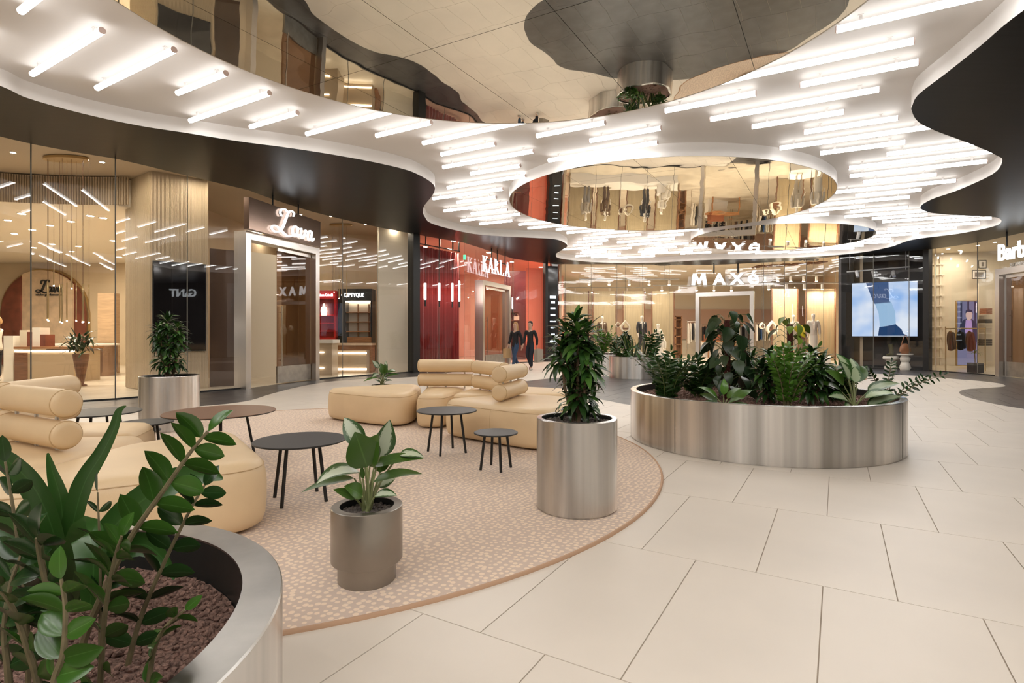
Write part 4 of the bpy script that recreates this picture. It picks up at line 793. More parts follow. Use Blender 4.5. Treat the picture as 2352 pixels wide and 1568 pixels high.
# ------------------------------------------------------------------ modular sofas
def round_poly(P, rad, n=9):
    P = [Vector(p) for p in P]; out = []; N_ = len(P)
    for i in range(N_):
        a, b_, c = P[i-1], P[i], P[(i+1) % N_]; rr = rad[i] if isinstance(rad, (list, tuple)) else rad
        u, v = (a-b_).normalized(), (c-b_).normalized(); ang = math.acos(max(-1, min(1, u.dot(v)))); t = min(rr/math.tan(ang/2), .46*(a-b_).length, .46*(c-b_).length); p, q = b_+u*t, b_+v*t
        for k in range(n+1):
            s_ = k/n; out.append(p*(1-s_)**2+b_*2*s_*(1-s_)+q*s_**2)
    return out
def resample(P, n):
    P = list(P)+[P[0]]; L = [0]
    for i in range(len(P)-1): L.append(L[-1]+(P[i+1]-P[i]).length)
    out = []; j = 0
    for k in range(n):
        s_ = L[-1]*k/n
        while L[j+1] < s_: j += 1
        t = (s_-L[j])/(L[j+1]-L[j]+1e-9); out.append(P[j]+(P[j+1]-P[j])*t)
    return out
def pouf(corners, rad, label, h=.455, seam=None):
    P = resample(round_poly([Vector(c) for c in corners], rad), 96); c = sum(P, Vector((0, 0)))/len(P); n = len(P)
    a = sum(P[i].x*P[(i+1) % n].y-P[(i+1) % n].x*P[i].y for i in range(n)); P = P if a > 0 else P[::-1]
    t = thing('sofa_seat', (c.x, c.y, 0), label, 'sofa')
    nor = []
    for i in range(n): d = (P[(i+1) % n]-P[i-1]).normalized(); nor.append(Vector((d.y, -d.x)))
    prof = [(-.09, .032), (-.045, .034), (-.015, .052), (0, .095), (.008, .18), (.008, .3), (.0, .365), (-.012, h-.05), (-.032, h-.022), (-.062, h-.006), (-.11, h)]
    v = []; rows = len(prof)
    for o_, z in prof: v += [(P[i].x+nor[i].x*o_, P[i].y+nor[i].y*o_, z) for i in range(n)]
    for k, sc in enumerate((.55, .2)): v += [(c.x+(P[i].x-c.x)*sc, c.y+(P[i].y-c.y)*sc, h+.008) for i in range(n)]
    v.append((c.x, c.y, h+.01)); R_ = rows+2; f = [(k*n+i, k*n+(i+1) % n, (k+1)*n+(i+1) % n, (k+1)*n+i) for k in range(R_-1) for i in range(n)]+[((R_-1)*n+i, (R_-1)*n+(i+1) % n, R_*n) for i in range(n)]+[tuple(range(n))[::-1]]
    o = MB().add(v, f).build('cushion', 'leather', t, smooth=True)
    q = [(P[i].x-nor[i].x*.009, P[i].y-nor[i].y*.009, h-.052) for i in range(n)]; mb = MB(); mb.path(q+[q[0]], .0032, 5); mb.build('piping', 'leather_seam', o)
    if seam is not None:
        i = seam; mb = MB(); mb.path([(P[i].x+nor[i].x*(w_-.002), P[i].y+nor[i].y*(w_-.002), z) for w_, z in prof[2:8]], .0035, 5); mb.build('side_seam', 'leather_seam', o)
    for i in range(0, n, n//5):
        p = c+(P[i]-c)*.78; MB().tube((p.x, p.y, CZ), (p.x, p.y, .06), .016).build('foot', 'silver_peg', t)
    return t
def bolster(t, a, b_, z, r, up=2):
    """stack of bolsters between plan points a and b_, standing on pegs above the seat at height z"""
    a, b_ = Vector(a).to_3d(), Vector(b_).to_3d(); u = (b_-a).normalized(); L = (b_-a).length
    zz = z
    for k in range(up):
        for s_ in (.16, .5, .84):
            p = a+u*L*s_; MB().tube((p.x, p.y, zz-.012), (p.x, p.y, zz+.05), .012).build('peg', 'silver_peg', t)
        cz = zz+.022+r; prof = [(-.012, .02), (-.010, .6), (-.004, .86), (.008, .965), (.03, 1), (.5, 1.0)]
        pts = []; rs = []
        for x, q in prof[:-1]: pts.append(x); rs.append(q*r)
        pts += [L/2]+[L-x for x in pts[::-1]]; rs += [r*1.005]+rs[::-1]
        mb = MB(); mb.path([Vector((a.x, a.y, cz))+u*x for x in pts], rs, 28); o = mb.build('bolster', 'leather', t, smooth=True)
        for x in (.016, L-.016):
            c = Vector((a.x, a.y, cz))+u*x; w_ = Vector((-u.y, u.x, 0)); q = [c+w_*(r*.992*math.cos(g))+Vector((0, 0, r*.992*math.sin(g))) for g in np.linspace(0, 2*PI, 33)]; mb = MB(); mb.path(q, .0036, 5); mb.build('end_piping', 'leather_seam', o)
        zz = cz+r
SZ = .455
# right-hand group
A = pouf([(-2.86, 7.98), (-1.27, 6.86), (-1.44, 9.0)], [.34, .42, .4], 'three-cornered cream leather sofa seat without backrest beside the leafy plant')
Bq = pouf([(-1.29, 7.95), (-1.24, 7.05), (-.88, 7.05), (-.6, 8.3), (-.66, 8.85), (-1.36, 8.75)], [.3, .17, .17, .3, .3, .3], 'cream leather sofa seat with a straight double bolster backrest')
bolster(Bq, (-1.37, 8.06), (-.565, 8.0), SZ, .092)
Cq = pouf([(-.83, 7.14), (-.3, 7.14), (.3, 7.28), (.95, 7.22), (.8, 8.0), (-.48, 8.65)], [.16, .2, .2, .2, .3, .3], 'cream leather sofa seat with the angled bolster backrest')
bolster(Cq, (-.51, 7.78), (-.09, 7.12), SZ, .092)
Dq = pouf([(-.93, 6.62), (.37, 5.5), (.93, 6.75), (.3, 7.24), (-.3, 7.1)], [.34, .34, .3, .2, .2], 'front cream leather sofa seat beside the small black table', seam=22)
bolster(Dq, (.12, 7.0), (-.15, 6.2), SZ, .092)
# left-hand group
E1 = pouf([(-1.46, 3.36), (-2.36, 4.62), (-2.76, 3.9), (-2.82, 2.5)], [.28, .34, .3, .3], 'large cream leather sofa seat behind the foreground planter')
E2 = pouf([(-2.77, 4.3), (-3.6, 4.14), (-4.6, 3.95), (-4.2, 3.0), (-2.83, 2.95)], [.2, .3, .3, .3, .3], 'cream leather sofa seat carrying the bolster pair nearest the strap-leaved plant')
bolster(E2, (-2.9, 3.57), (-3.65, 3.965), SZ, .092)
E3 = pouf([(-2.98, 4.31), (-3.18, 4.92), (-4.65, 4.92), (-4.75, 4.0), (-3.6, 4.18)], [.16, .2, .3, .3, .3], 'cream leather sofa seat beside the low black tables')
bolster(E3, (-3.82, 4.1), (-3.95, 4.9), SZ, .092)
# sofa piece behind the big planter on the second carpet
G1 = pouf([(6.2, 15.6), (7.9, 15.4), (8.2, 16.8), (6.6, 16.9)], [.4, .4, .4, .4], 'cream leather sofa seat on the second carpet behind the planter')
# ------------------------------------------------------------------ tables
def table(x, y, r, h, m_, label, rot=.28, lr=.66):
    t = thing('side_table', (x, y, CZ), label, 'table')
    MB().lathe((x, y, h-.014), [(.001, .014), (r-.004, .014), (r, .010)], 64).build('table_top', m_, t)
    MB().lathe((x, y, h-.014), [(r, .010), (r, .003), (r-.008, 0), (.001, 0)], 64).build('top_edge', 'black_metal', t)
    for k in range(4):
        a = rot+PI/2*k; p = Vector((x+lr*r*math.cos(a), y+lr*r*math.sin(a), CZ)); q = Vector((x+lr*.72*r*math.cos(a), y+lr*.72*r*math.sin(a), h-.014)); MB().tube(p, q, .0125, n=12).build('leg', 'black_metal', t, smooth=True)
    return t
table(-1.56, 4.03, .325, .455, 'table_black', 'round black side table behind the stepped grey pot', -.23)
table(-2.77, 5.2, .485, .50, 'table_brown', 'large round table with a brown top', .5, .62)
table(-4.12, 5.46, .36, .46, 'table_black', 'round black side table beyond the crossed bolsters')
table(-3.48, 5.19, .235, .40, 'table_black', 'small round black table overlapping a lower one', 0)
table(-3.71, 5.42, .2, .28, 'table_black', 'lowest small round black table tucked under its taller neighbour', .9)
table(-.675, 5.66, .31, .45, 'table_black', 'round black side table in front of the bolster sofa', -.2)
table(-.146, 4.96, .2, .346, 'table_black', 'smallest round black side table beside the tall steel planter', .34, .72)
# ------------------------------------------------------------------ planters
mat('lava_rock', (.20, .118, .092), .95, var=(75, .55), bump=(160, .3)); mat('dark_rock', (.11, .09, .078), .9, var=(20, .4), bump=(60, .5))
def rocks(t, cx, cy, z, r, size, n, m_, name='gravel', sy=1, zr=None):
    base = MB(); base.lathe((cx, cy, z), [(.001, 0), (r, 0)], 40, sy=sy); base.build('soil', 'dark_rock' if m_ == 'dark_rock' else 'lava_rock', t)
    ico = bmesh.new(); bmesh.ops.create_icosphere(ico, subdivisions=1, radius=1); V = np.array([v.co for v in ico.verts]); Fa = np.array([[v.index for v in f.verts] for f in ico.faces]); ico.free()
    rng = np.random.default_rng(n); P = []; Q = []; k = 0
    while k < n:
        x, y = rng.uniform(-1, 1, 2)
        if x*x+y*y > 1: continue
        s_ = size*rng.uniform(.6, 1.25)*np.array([1, rng.uniform(.7, 1), rng.uniform(.55, .85)]); a = rng.uniform(0, 6.28, 2); ca, sa = np.cos(a[0]), np.sin(a[0]); cb, sb = np.cos(a[1]), np.sin(a[1])
        v = V*(1+rng.uniform(-.22, .22, (len(V), 1)))*s_; v = v@np.array([[ca, -sa, 0], [sa, ca, 0], [0, 0, 1]])@np.array([[1, 0, 0], [0, cb, -sb], [0, sb, cb]])
        P.append(v+np.array([cx+x*(r-size), cy+y*(r-size)*sy, z+size*rng.uniform(-.2, .9)])); Q.append(Fa+k*len(V)); k += 1
    me = bpy.data.meshes.new(name); off = np.array(wloc(t)); P = np.concatenate(P)-off; me.from_pydata(P.tolist(), [], np.concatenate(Q).tolist()); me.materials.append(M[m_]); o = link(bpy.data.objects.new(name, me), t); o['kind'] = 'stuff'; return o
def planter(name, cx, cy, r, h, label, lip=.05, fill=.07, m_='steel', rock='lava_rock', size=.02, n=300, seams=(), z0=0.0, kick=True, top='steel_top'):
    t = thing(name, (cx, cy, z0), label, 'planter')
    MB().lathe((cx, cy, z0), [(r-.012, .0), (r-.012, .012), (r, .012), (r, h-.004)], 96).build('wall', m_, t, smooth=True)
    MB().lathe((cx, cy, z0), [(r, h-.004), (r-.004, h), (r-lip, h), (r-lip, h-.006)], 96).build('rim', top, t, smooth=True)
    MB().lathe((cx, cy, z0), [(r-lip, h-.006), (r-lip-.004, h-fill-.05)], 96).build('liner', 'inner_dark', t, smooth=True)
    for a in seams:
        p = Vector((cx+r*math.cos(a), cy+r*math.sin(a), 0)); MB().box((p.x, p.y, z0+h/2+.006), (.006, .006, h-.02), a).build('panel_seam', 'joint', t)
    rocks(t, cx, cy, z0+h-fill, r-lip-.004, size, n, rock); return t
planter('tall_planter', .456, 3.86, .282, .63, 'tall brushed steel cylinder planter in front of the cream sofa', .035, .045, size=.016, n=420, rock='dark_rock', z0=CZ, top='steel')
planter('tall_planter', -4.44, 7.1, .34, .69, 'tall brushed steel cylinder planter near the perfume shop', .02, .12, size=.018, n=150, rock='dark_rock', z0=CZ, top='steel')
planter('oval_planter', 2.88, 6.45, 1.45, .565, 'wide brushed steel planter bed filled with many green plants', .07, .09, size=.016, n=4500, seams=(math.radians(-146), math.radians(-50)), top='steel')
planter('round_planter', 3.62, 15.9, .8, .62, 'distant round steel planter standing on the dark floor inlay', .05, .06, size=.03, n=120, top='steel')
planter('round_planter', 3.25, 17.9, .95, .62, 'farther round steel planter behind the dark inlay', .05, .06, size=.03, n=60, top='steel')
planter('foreground_planter', -1.36, 1.15, .81, .56, 'large round steel planter with a broad rim and red lava stones', .098, .13, m_='steel', size=.0092, n=11000)
def stepped(cx, cy, label, z0):
    t = thing('stepped_pot', (cx, cy, z0), label, 'pot'); h = .366
    MB().lathe((cx, cy, z0), [(.138, 0), (.141, .005), (.141, .1)], 64).build('base', 'pot_grey', t, smooth=True)
    MB().lathe((cx, cy, z0), [(.141, .098), (.168, .098), (.173, .104), (.173, h-.003), (.170, h), (.132, h), (.132, h-.004)], 64).build('body', 'pot_grey', t, smooth=True)
    MB().lathe((cx, cy, z0), [(.132, h-.004), (.13, h-.05)], 48).build('liner', 'inner_dark', t, smooth=True)
    rocks(t, cx, cy, z0+h-.035, .13, .0095, 330, 'dark_rock')
stepped(-.72, 2.72, 'stepped dark metal pot near the carpet edge', CZ)
stepped(-2.26, 9.5, 'stepped dark metal pot behind the three-cornered sofa seat', 0)
# ------------------------------------------------------------------ plants
def leafmat(name, c, rough=.3, silver=None, edge=None, sss=.0, spread=.25):
    m = bpy.data.materials.new(name); m.use_nodes = True; nt = m.node_tree; b = nt.nodes['Principled BSDF']; M[name] = m
    b.inputs['Roughness'].default_value = rough; b.inputs['Specular IOR Level'].default_value = .5
    def Nn(t, **k):
        n = nt.nodes.new(t)
        for a, q in k.items(): setattr(n, a, q)
        return n
    oi = Nn('ShaderNodeObjectInfo'); hs = Nn('ShaderNodeHueSaturation'); mr = Nn('ShaderNodeMapRange'); mr.inputs[3].default_value = 1-spread; mr.inputs[4].default_value = 1+spread*1.4
    nt.links.new(oi.outputs['Random'], mr.inputs[0]); nt.links.new(mr.outputs[0], hs.inputs['Value'])
    uv = Nn('ShaderNodeUVMap'); sp = Nn('ShaderNodeSeparateXYZ'); nt.links.new(uv.outputs[0], sp.inputs[0])
    ab = Nn('ShaderNodeMath', operation='ABSOLUTE'); sb = Nn('ShaderNodeMath', operation='SUBTRACT'); sb.inputs[1].default_value = .5; nt.links.new(sp.outputs[0], sb.inputs[0]); nt.links.new(sb.outputs[0], ab.inputs[0])
    rp = Nn('ShaderNodeValToRGB'); e = rp.color_ramp.elements; e[0].position = .0; e[0].color = tuple(min(1, x*1.5+.01) for x in c)+(1,); e[1].position = .035; e[1].color = tuple(c)+(1,)
    last = ab.outputs[0]
    if silver:
        nz = Nn('ShaderNodeTexNoise'); nz.inputs['Scale'].default_value = 9; mp = Nn('ShaderNodeMapping'); mp.inputs['Scale'].default_value = (2.2, .8, 1); mp.inputs['Rotation'].default_value = (0, 0, .5); nt.links.new(uv.outputs[0], mp.inputs[0]); nt.links.new(mp.outputs[0], nz.inputs['Vector'])
        ad = Nn('ShaderNodeMath', operation='MULTIPLY_ADD'); ad.inputs[1].default_value = .34; nt.links.new(nz.outputs['Fac'], ad.inputs[0]); nt.links.new(ab.outputs[0], ad.inputs[2]); last = ad.outputs[0]
        e[0].position = .0; e[0].color = tuple(silver)+(1,); e[1].position = .5; e[1].color = tuple(c)+(1,); n1 = e.new(.42); n1.color = tuple(silver)+(1,)
    if edge: n1 = e.new(.40); n1.color = tuple(c)+(1,); n2 = e.new(.44); n2.color = tuple(edge)+(1,)
    nt.links.new(last, rp.inputs[0]); nt.links.new(rp.outputs[0], hs.inputs['Color']); nt.links.new(hs.outputs[0], b.inputs['Base Color'])
    return m
leafmat('leaf_zz', (0.0304, 0.0844, 0.0110), .2); leafmat('leaf_zz_dark', (0.0142, 0.0414, 0.0093), .2); leafmat('leaf_zz_bright', (0.0617, 0.1606, 0.0170), .25); leafmat('leaf_drac', (0.0190, 0.0562, 0.0110), .3, spread=.4); leafmat('leaf_drac_bright', (0.0466, 0.1162, 0.0187), .32, spread=.4)
leafmat('leaf_agla', (0.0466, 0.1043, 0.0136), .3); leafmat('leaf_silver', (0.0304, 0.0799, 0.0170), .3, silver=(.42, .47, .34)); leafmat('leaf_bush', (0.0228, 0.0681, 0.0127), .28, spread=.35); leafmat('leaf_strap', (0.0228, 0.0681, 0.0110), .28, spread=.2)
leafmat('leaf_heart', (0.0162, 0.0407, 0.0127), .3); leafmat('leaf_pothos', (0.1026, 0.1606, 0.0187), .3, spread=.5); leafmat('leaf_sans', (0.0228, 0.0481, 0.0170), .35, edge=(.35, .36, .08)); leafmat('leaf_dief', (0.0304, 0.0888, 0.0187), .3, silver=(.34, .42, .26)); leafmat('leaf_yellow', (0.5970, 0.4560, 0.0220), .4)
mat('stem_green', (.10, .13, .035), .45); mat('stem_zz', (.16, .13, .07), .4, var=(30, .25)); mat('cane', (.15, .10, .06), .8, var=(12, .3)); mat('moss_pole', (.10, .025, .018), .9, var=(60, .5), bump=(80, .6)); mat('stem_pale', (.25, .28, .12), .4)
PROF = {'lance': lambda t: math.sin(PI*min(1, t**.75))**.85*(1 if t < .99 else 0)+.06*(1-t), 'ovate': lambda t: math.sin(PI*t**.72)**.9+.03*(1-t), 'zz': lambda t: math.sin(PI*t**.92)**.75, 'heart': lambda t: (math.sin(PI*t**.5)**.8) if t > 0 else .35, 'strap': lambda t: min(1, .55+t*1.6)*(1-max(0, (t-.55)/.45)**2.2), 'sword': lambda t: (.7+.3*math.sin(PI*min(1, t*1.2)))*(1-max(0, (t-.6)/.4)**1.6)}
def leaf_data(kind, L, W, bend, fold, m_, n=7, twist=0, name='leaf', wave=0):
    """blade from the origin along +Y, upper side +Z; bend = droop over its length (radians)"""
    v = []; f = []; uvs = []; y = z = 0.0; a = 0.0; pr = PROF[kind]
    for i in range(n+1):
        t = i/n; w_ = pr(t)*W/2; tw = twist*t; up = Vector((0, math.sin(-a)*-1, math.cos(a)))
        if t == 1: w_ = .0005
        fz = fold*w_+wave*W*math.sin(t*9)*.5
        for s_ in (-1, 0, 1):
            x = s_*w_*math.cos(tw); h = (fz if s_ else 0)+s_*w_*math.sin(tw)
            v.append((x, y+h*math.sin(a), z+h*math.cos(a))); uvs.append((.5+.5*s_, t))
        if i < n: a2 = -bend*(t+.5/n); y += L/n*math.cos(a2); z += L/n*math.sin(a2); a = -a2
    for i in range(n):
        for s_ in (0, 1): f.append((i*3+s_, i*3+s_+1, i*3+s_+4, i*3+s_+3))
    me = bpy.data.meshes.new(name); me.from_pydata(v, [], f); ul = me.uv_layers.new(name='UVMap')
    for lp in me.loops: ul.data[lp.index].uv = uvs[lp.vertex_index]
    me.shade_smooth(); me.materials.append(M[m_]); me.update(); return me
_lc = {}
def leaf_set(key, kind, L, W, bends, fold, m_, **k):
    if key not in _lc: _lc[key] = [leaf_data(kind, L, W, b, fold, m_, **k) for b in bends]
    return _lc[key]
def frame(d, up=Vector((0, 0, 1)), roll=0):
    d = d.normalized(); x = d.cross(up); x = x.normalized() if x.length > 1e-4 else Vector((1, 0, 0)); z = x.cross(d)
    m3 = Matrix((x, d, z)).transposed().to_4x4()
    return m3 @ Matrix.Rotation(roll, 4, 'Y')
def put(me, parent, p, d, s=1.0, roll=0, name='leaf', up=Vector((0, 0, 1))):
    mt = Matrix.Translation(Vector(p)-wloc(parent)) @ frame(Vector(d), up, roll) @ Matrix.Scale(s, 4); k = parent.name; LC[k] = LC.get(k, 0)+1
    if LC[k] > 290: MORE.setdefault(k, []).append((me, mt)); return None
    o = bpy.data.objects.new(name, me); link(o, parent); o.matrix_basis = mt; return o
def more_leaves():
    for k, L in MORE.items():
        v = []; f = []; uv = []; mats = []; mi = []
        for me, mt in L:
            n = len(v); v += [tuple(mt @ q.co) for q in me.vertices]; m_ = me.materials[0]
            if m_ not in mats: mats.append(m_)
            ul = me.uv_layers[0].data
            for p in me.polygons: f.append(tuple(i+n for i in p.vertices)); uv += [tuple(ul[i].uv) for i in p.loop_indices]; mi.append(mats.index(m_))
        me = bpy.data.meshes.new('more_leaves'); me.from_pydata(v, [], f); ul = me.uv_layers.new(name='UVMap')
        for i, q in enumerate(uv): ul.data[i].uv = q
        for m_ in mats: me.materials.append(m_)
        for p, i in zip(me.polygons, mi): p.material_index = i
        me.shade_smooth(); o = link(bpy.data.objects.new('more_leaves', me), bpy.data.objects[k]); o['kind'] = 'stuff'
rnd = random.Random(11)
LC = {}; MORE = {}
def sph(az, el): return Vector((math.cos(az)*math.cos(el), math.sin(az)*math.cos(el), math.sin(el)))
def dracaena(label, base, heads, L, W=None, canes=True, bright=.35, mset='', per=34):
    """heads = (dx, dy, z, scale, leaves): whorls of arching lance leaves on canes"""
    x, y, z0 = base; t = thing('dracaena_plant', base, label, 'plant')
    W = (W or L*.2)*1.4
    sets = [leaf_set(('dr', L, m_), 'lance', L, W, (.5, .9, 1.4), .25, m_, n=5) for m_ in ('leaf_drac', 'leaf_drac_bright')]
    for dx, dy, hz, sc, n in heads:
        n = int(n*1.15); top = Vector((x+dx, y+dy, hz)); bot = Vector((x+dx*.15, y+dy*.15, z0-.02))
        if canes: MB().path([bot, bot.lerp(top, .5)+Vector((dx*.2, dy*.2, 0)), top], [.013, .011, .009], 7).build('cane', 'cane', t, smooth=True)
        hl = L*.85*sc
        for i in range(n):
            k = i/(n-1); az = i*2.39996+rnd.uniform(-.25, .25); el = -.4+1.5*k**1.25+rnd.uniform(-.15, .15)
            me = rnd.choice(sets[1 if rnd.random() < bright*(.4+k) else 0]); p = top+Vector((0, 0, hl*(k-.75)))+sph(az, 0)*.008
            put(me, t, p, sph(az, el), sc*rnd.uniform(.8, 1.12)*(1-.25*k), rnd.uniform(-.3, .3))
    return t
def stem_leaves(t, pts, r0, L, m_leaf, kind='zz', W=None, n=7, el=.5, start=.18, mstem='stem_zz', side=None, jit=.25, s0=.75, s1=1.0, opposite=True, bends=(.1, .35, .6), fold=.35):
    """a stem through points with leaflets in two ranks and one at the tip"""
    P = catmull([Vector(p) for p in pts], 8, False); N_ = len(P); W = W or L*.42
    MB().path(P, [r0*(1-.65*i/(N_-1)) for i in range(N_)], 7).build('stem', mstem, t, smooth=True)
    ms = leaf_set((kind, L, W, m_leaf), kind, L, W, bends, fold, m_leaf)
    side = side or Vector((rnd.uniform(-1, 1), rnd.uniform(-.5, .5), .1))
    for i in range(n):
        k = start+(1-start)*i/n; j = min(N_-2, int(k*(N_-1))); p = P[j].lerp(P[j+1], k*(N_-1)-j); d = (P[j+1]-P[j]).normalized(); s_ = side-d*side.dot(d); s_.normalize()
        for q in ((-1, 1) if opposite else ((-1) ** i,)):
            dd = (d*el+s_*q*1.0).normalized()+Vector((rnd.uniform(-jit, jit), rnd.uniform(-jit, jit), rnd.uniform(-jit, jit)*.7))
            upv = d.cross(s_*q)*q; upv = upv if upv.z > 0 else -upv
            put(rnd.choice(ms), t, p, dd, (s0+(s1-s0)*math.sin(PI*(.2+.7*k)))*rnd.uniform(.88, 1.1), rnd.uniform(-.5, .5), up=(upv+d*.3).normalized())
    d = (P[-1]-P[-3]).normalized(); put(rnd.choice(ms), t, P[-1], d+Vector((0, 0, .05)), .8, rnd.uniform(-.6, .6), up=Vector((0, -1, .4)))
def bush(label, base, h, spread, stems, n, L, m_leaf, W=None, kind='zz', name='leafy_plant', mstem='stem_green', el=.45, lean=None, opposite=True):
    x, y, z0 = base; t = thing(name, base, label, 'plant')
    for i in range(stems):
        az = 2*PI*i/stems+rnd.uniform(-.5, .5); r = spread*rnd.uniform(.35, 1); hh = h*rnd.uniform(.65, 1); b = Vector((x+.1*r*math.cos(az), y+.1*r*math.sin(az), z0-.02)); tip = Vector((x+r*math.cos(az), y+r*math.sin(az), z0+hh))
        if lean: tip += Vector(lean)
        stem_leaves(t, [b, b.lerp(tip, .5)+Vector((-.12*r*math.cos(az), -.12*r*math.sin(az), .08*hh)), tip], .007, L, m_leaf, kind, W, n, el, mstem=mstem, side=Vector((-math.sin(az), math.cos(az), rnd.uniform(-.2, .4))), opposite=opposite)
    return t
def blade_between(t, b, tip, W, arch, m_, kind='ovate', petiole=None, roll=0.0, name='leaf', wave=0.0, pm='stem_pale', pr=.006):
    """one leaf from base b to tip, bowed upwards by arch radians, with an optional petiole from a root point"""
    b, tip = Vector(b), Vector(tip); d = tip-b; L = d.length*(1+.045*arch*arch); me = leaf_data(kind, L, W*1.35, arch, .22, m_, n=10, wave=wave)
    ax = frame(d, Vector((0, -.62, .78))); o = bpy.data.objects.new(name, me); link(o, t)
    o.matrix_basis = Matrix.Translation(b-wloc(t)) @ ax @ Matrix.Rotation(arch*.5, 4, 'X') @ Matrix.Rotation(roll, 4, 'Y')
    if petiole is not None:
        r_ = Vector(petiole); MB().path([r_, r_.lerp(b, .5)+Vector((0, 0, .25*(b-r_).length*.3)), b], [pr*1.5, pr, pr*.7], 8).build('petiole', pm, t, smooth=True)
    return o
# --- tall planter plant
dracaena('tall bushy dracaena in the steel cylinder in front of the sofa', (.456, 3.86, .60), [(-.01, .0, 1.29, 1.0, 40), (.075, -.03, 1.24, .95, 36), (-.075, .0, 1.25, .95, 34), (.0, -.08, 1.22, .95, 36), (-.11, -.02, 1.12, .95, 40), (.06, -.07, 1.08, 1.0, 44), (.09, .04, 1.0, .9, 30), (-.03, .05, .98, .85, 26), (.02, -.05, .86, .95, 42), (.06, .03, .80, .9, 34), (-.05, 0, .78, .75, 22)], .185, .036, bright=.5)
dracaena('bushy dracaena in the steel cylinder near the perfume shop', (-4.44, 7.1, .62), [(-.03, 0, 1.40, 1.0, 48), (.10, 0, 1.32, .95, 36), (-.13, -.02, 1.28, .95, 36), (.13, -.03, 1.18, .95, 36), (-.08, -.05, 1.16, .9, 34), (.04, -.06, 1.10, .9, 34), (-.1, 0, .96, .95, 34), (.1, -.03, .94, .95, 34), (0, -.06, .88, .85, 30)], .19, .036, bright=.35)
# --- silver-patterned plant in the stepped pot
def agla(label, c, zp):
    K = .000607; t = thing('silver_leaf_plant', (c[0], c[1], zp), label, 'plant')
    Q = lambda cx, cy, dy=0: Vector((c[0]+(cx-715)*K, c[1]+dy, zp+(765-cy)*K))
    rt = lambda k: Vector((c[0]+.014*math.cos(k*2.4), c[1]+.014*math.sin(k*2.4), zp-.01))
    for k, (b, tip, W, arch, m_, roll) in enumerate((
        ((735, 395, -.05), (650, 105, -.06), .125, .35, 'leaf_agla', .15), ((745, 400, -.02), (800, 130, -.02), .12, .3, 'leaf_agla', -.5), ((800, 345, .04), (905, 55, .08), .085, .25, 'leaf_silver', .9), ((655, 250, .05), (445, 58, .08), .075, .7, 'leaf_silver', -.5),
        ((668, 440, -.04), (345, 455, -.1), .105, 1.1, 'leaf_silver', .5), ((600, 515, .02), (178, 600, .0), .05, .5, 'leaf_agla', .3), ((765, 415, .02), (1162, 350, .06), .06, .75, 'leaf_agla', -.2), ((960, 330, .05), (1165, 350, .07), .05, .9, 'leaf_silver', -.2),
        ((785, 515, -.05), (1190, 412, -.06), .065, .6, 'leaf_agla', -.4), ((645, 650, -.05), (472, 562, -.06), .045, .6, 'leaf_agla', .2), ((800, 625, -.05), (992, 600, -.07), .05, .8, 'leaf_silver', -.3), ((770, 585, .06), (912, 550, .09), .07, .6, 'leaf_silver', 0), ((700, 625, -.06), (575, 520, -.09), .075, .5, 'leaf_agla', .3), ((800, 480, .05), (800, 330, .12), .06, .5, 'leaf_agla', .3), ((690, 500, -.02), (685, 385, -.03), .018, .1, 'leaf_zz_bright', 0))):
        blade_between(t, Q(*b), Q(*tip), W, arch, m_, 'ovate', rt(k), roll)
    return t
ag = agla('silver-patterned broad leaf plant in the stepped pot near the carpet edge', (-.72, 2.72), CZ+.34)
ag2 = agla('silver-patterned broad leaf plant in the stepped pot behind the sofa seat', (-2.26, 9.5), .34); ag2.rotation_euler = (0, 0, .5)
# --- plants in the big steel bed
ZB = .475
def bed(px, D): p = at(px, D); return (p.x, p.y, ZB)
bush('dense dark leafy shrub at the left end of the big planter', bed(1532, 6.05), .58, .42, 20, 10, .105, 'leaf_bush', .04, el=.5)
bush('loose leafy shrub behind the dense one in the big planter', bed(1606, 6.6), .48, .42, 14, 8, .12, 'leaf_bush', .055)
def sans(label, base, n, h, sp, m_='leaf_sans'):
    x, y, z = base; t = thing('snake_plant', base, label, 'plant'); ms = leaf_set(('sans', h), 'sword', h, h*.11, (.05, .2), .3, m_)
    for i in range(n): a = 2*PI*i/n+rnd.uniform(-.3, .3); put(rnd.choice(ms), t, (x+sp*.4*math.cos(a), y+sp*.4*math.sin(a), z-.02), sph(a, 1.35-rnd.uniform(0, .25)), rnd.uniform(.6, 1.05), rnd.uniform(-1, 1))
    return t
sans('upright yellow-edged snake plant between the shrubs of the big planter', bed(1585, 7.3), 7, .62, .12)
def pole_plant(label, base, h, n, L, m_, spread=.2, extra=None):
    x, y, z = base; t = thing('climbing_plant', base, label, 'plant'); MB().path([(x, y, z-.05), (x+.005, y, z+h*.5), (x, y, z+h)], .034, 12).build('moss_pole', 'moss_pole', t, smooth=True)
    ms = leaf_set(('heart', L, m_), 'heart', L, L*.72, (.25, .5, .8), .18, m_)
    for i in range(n):
        a = i*2.4+rnd.uniform(-.4, .4); zz = z+h*(.08+.98*i/n); p = Vector((x+.035*math.cos(a), y+.035*math.sin(a), zz)); q = p+sph(a, .35)*spread*rnd.uniform(.35, .9)
        MB().path([p, p.lerp(q, .6)+Vector((0, 0, .03)), q], .004, 5).build('petiole', 'stem_green', t); put(rnd.choice(ms), t, q, sph(a+rnd.uniform(-.5, .5), rnd.uniform(-1.2, -.5)), rnd.uniform(.7, 1.15), rnd.uniform(-.4, .4), up=sph(a, .3))
    if extra: put(leaf_set(('heart', L, extra), 'heart', L, L*.72, (.3,), .18, extra)[0], t, (x+.05, y-.06, z+h-.02), (.3, -.4, -.6), 1.1, 0, up=Vector((0, -1, .4)))
    return t
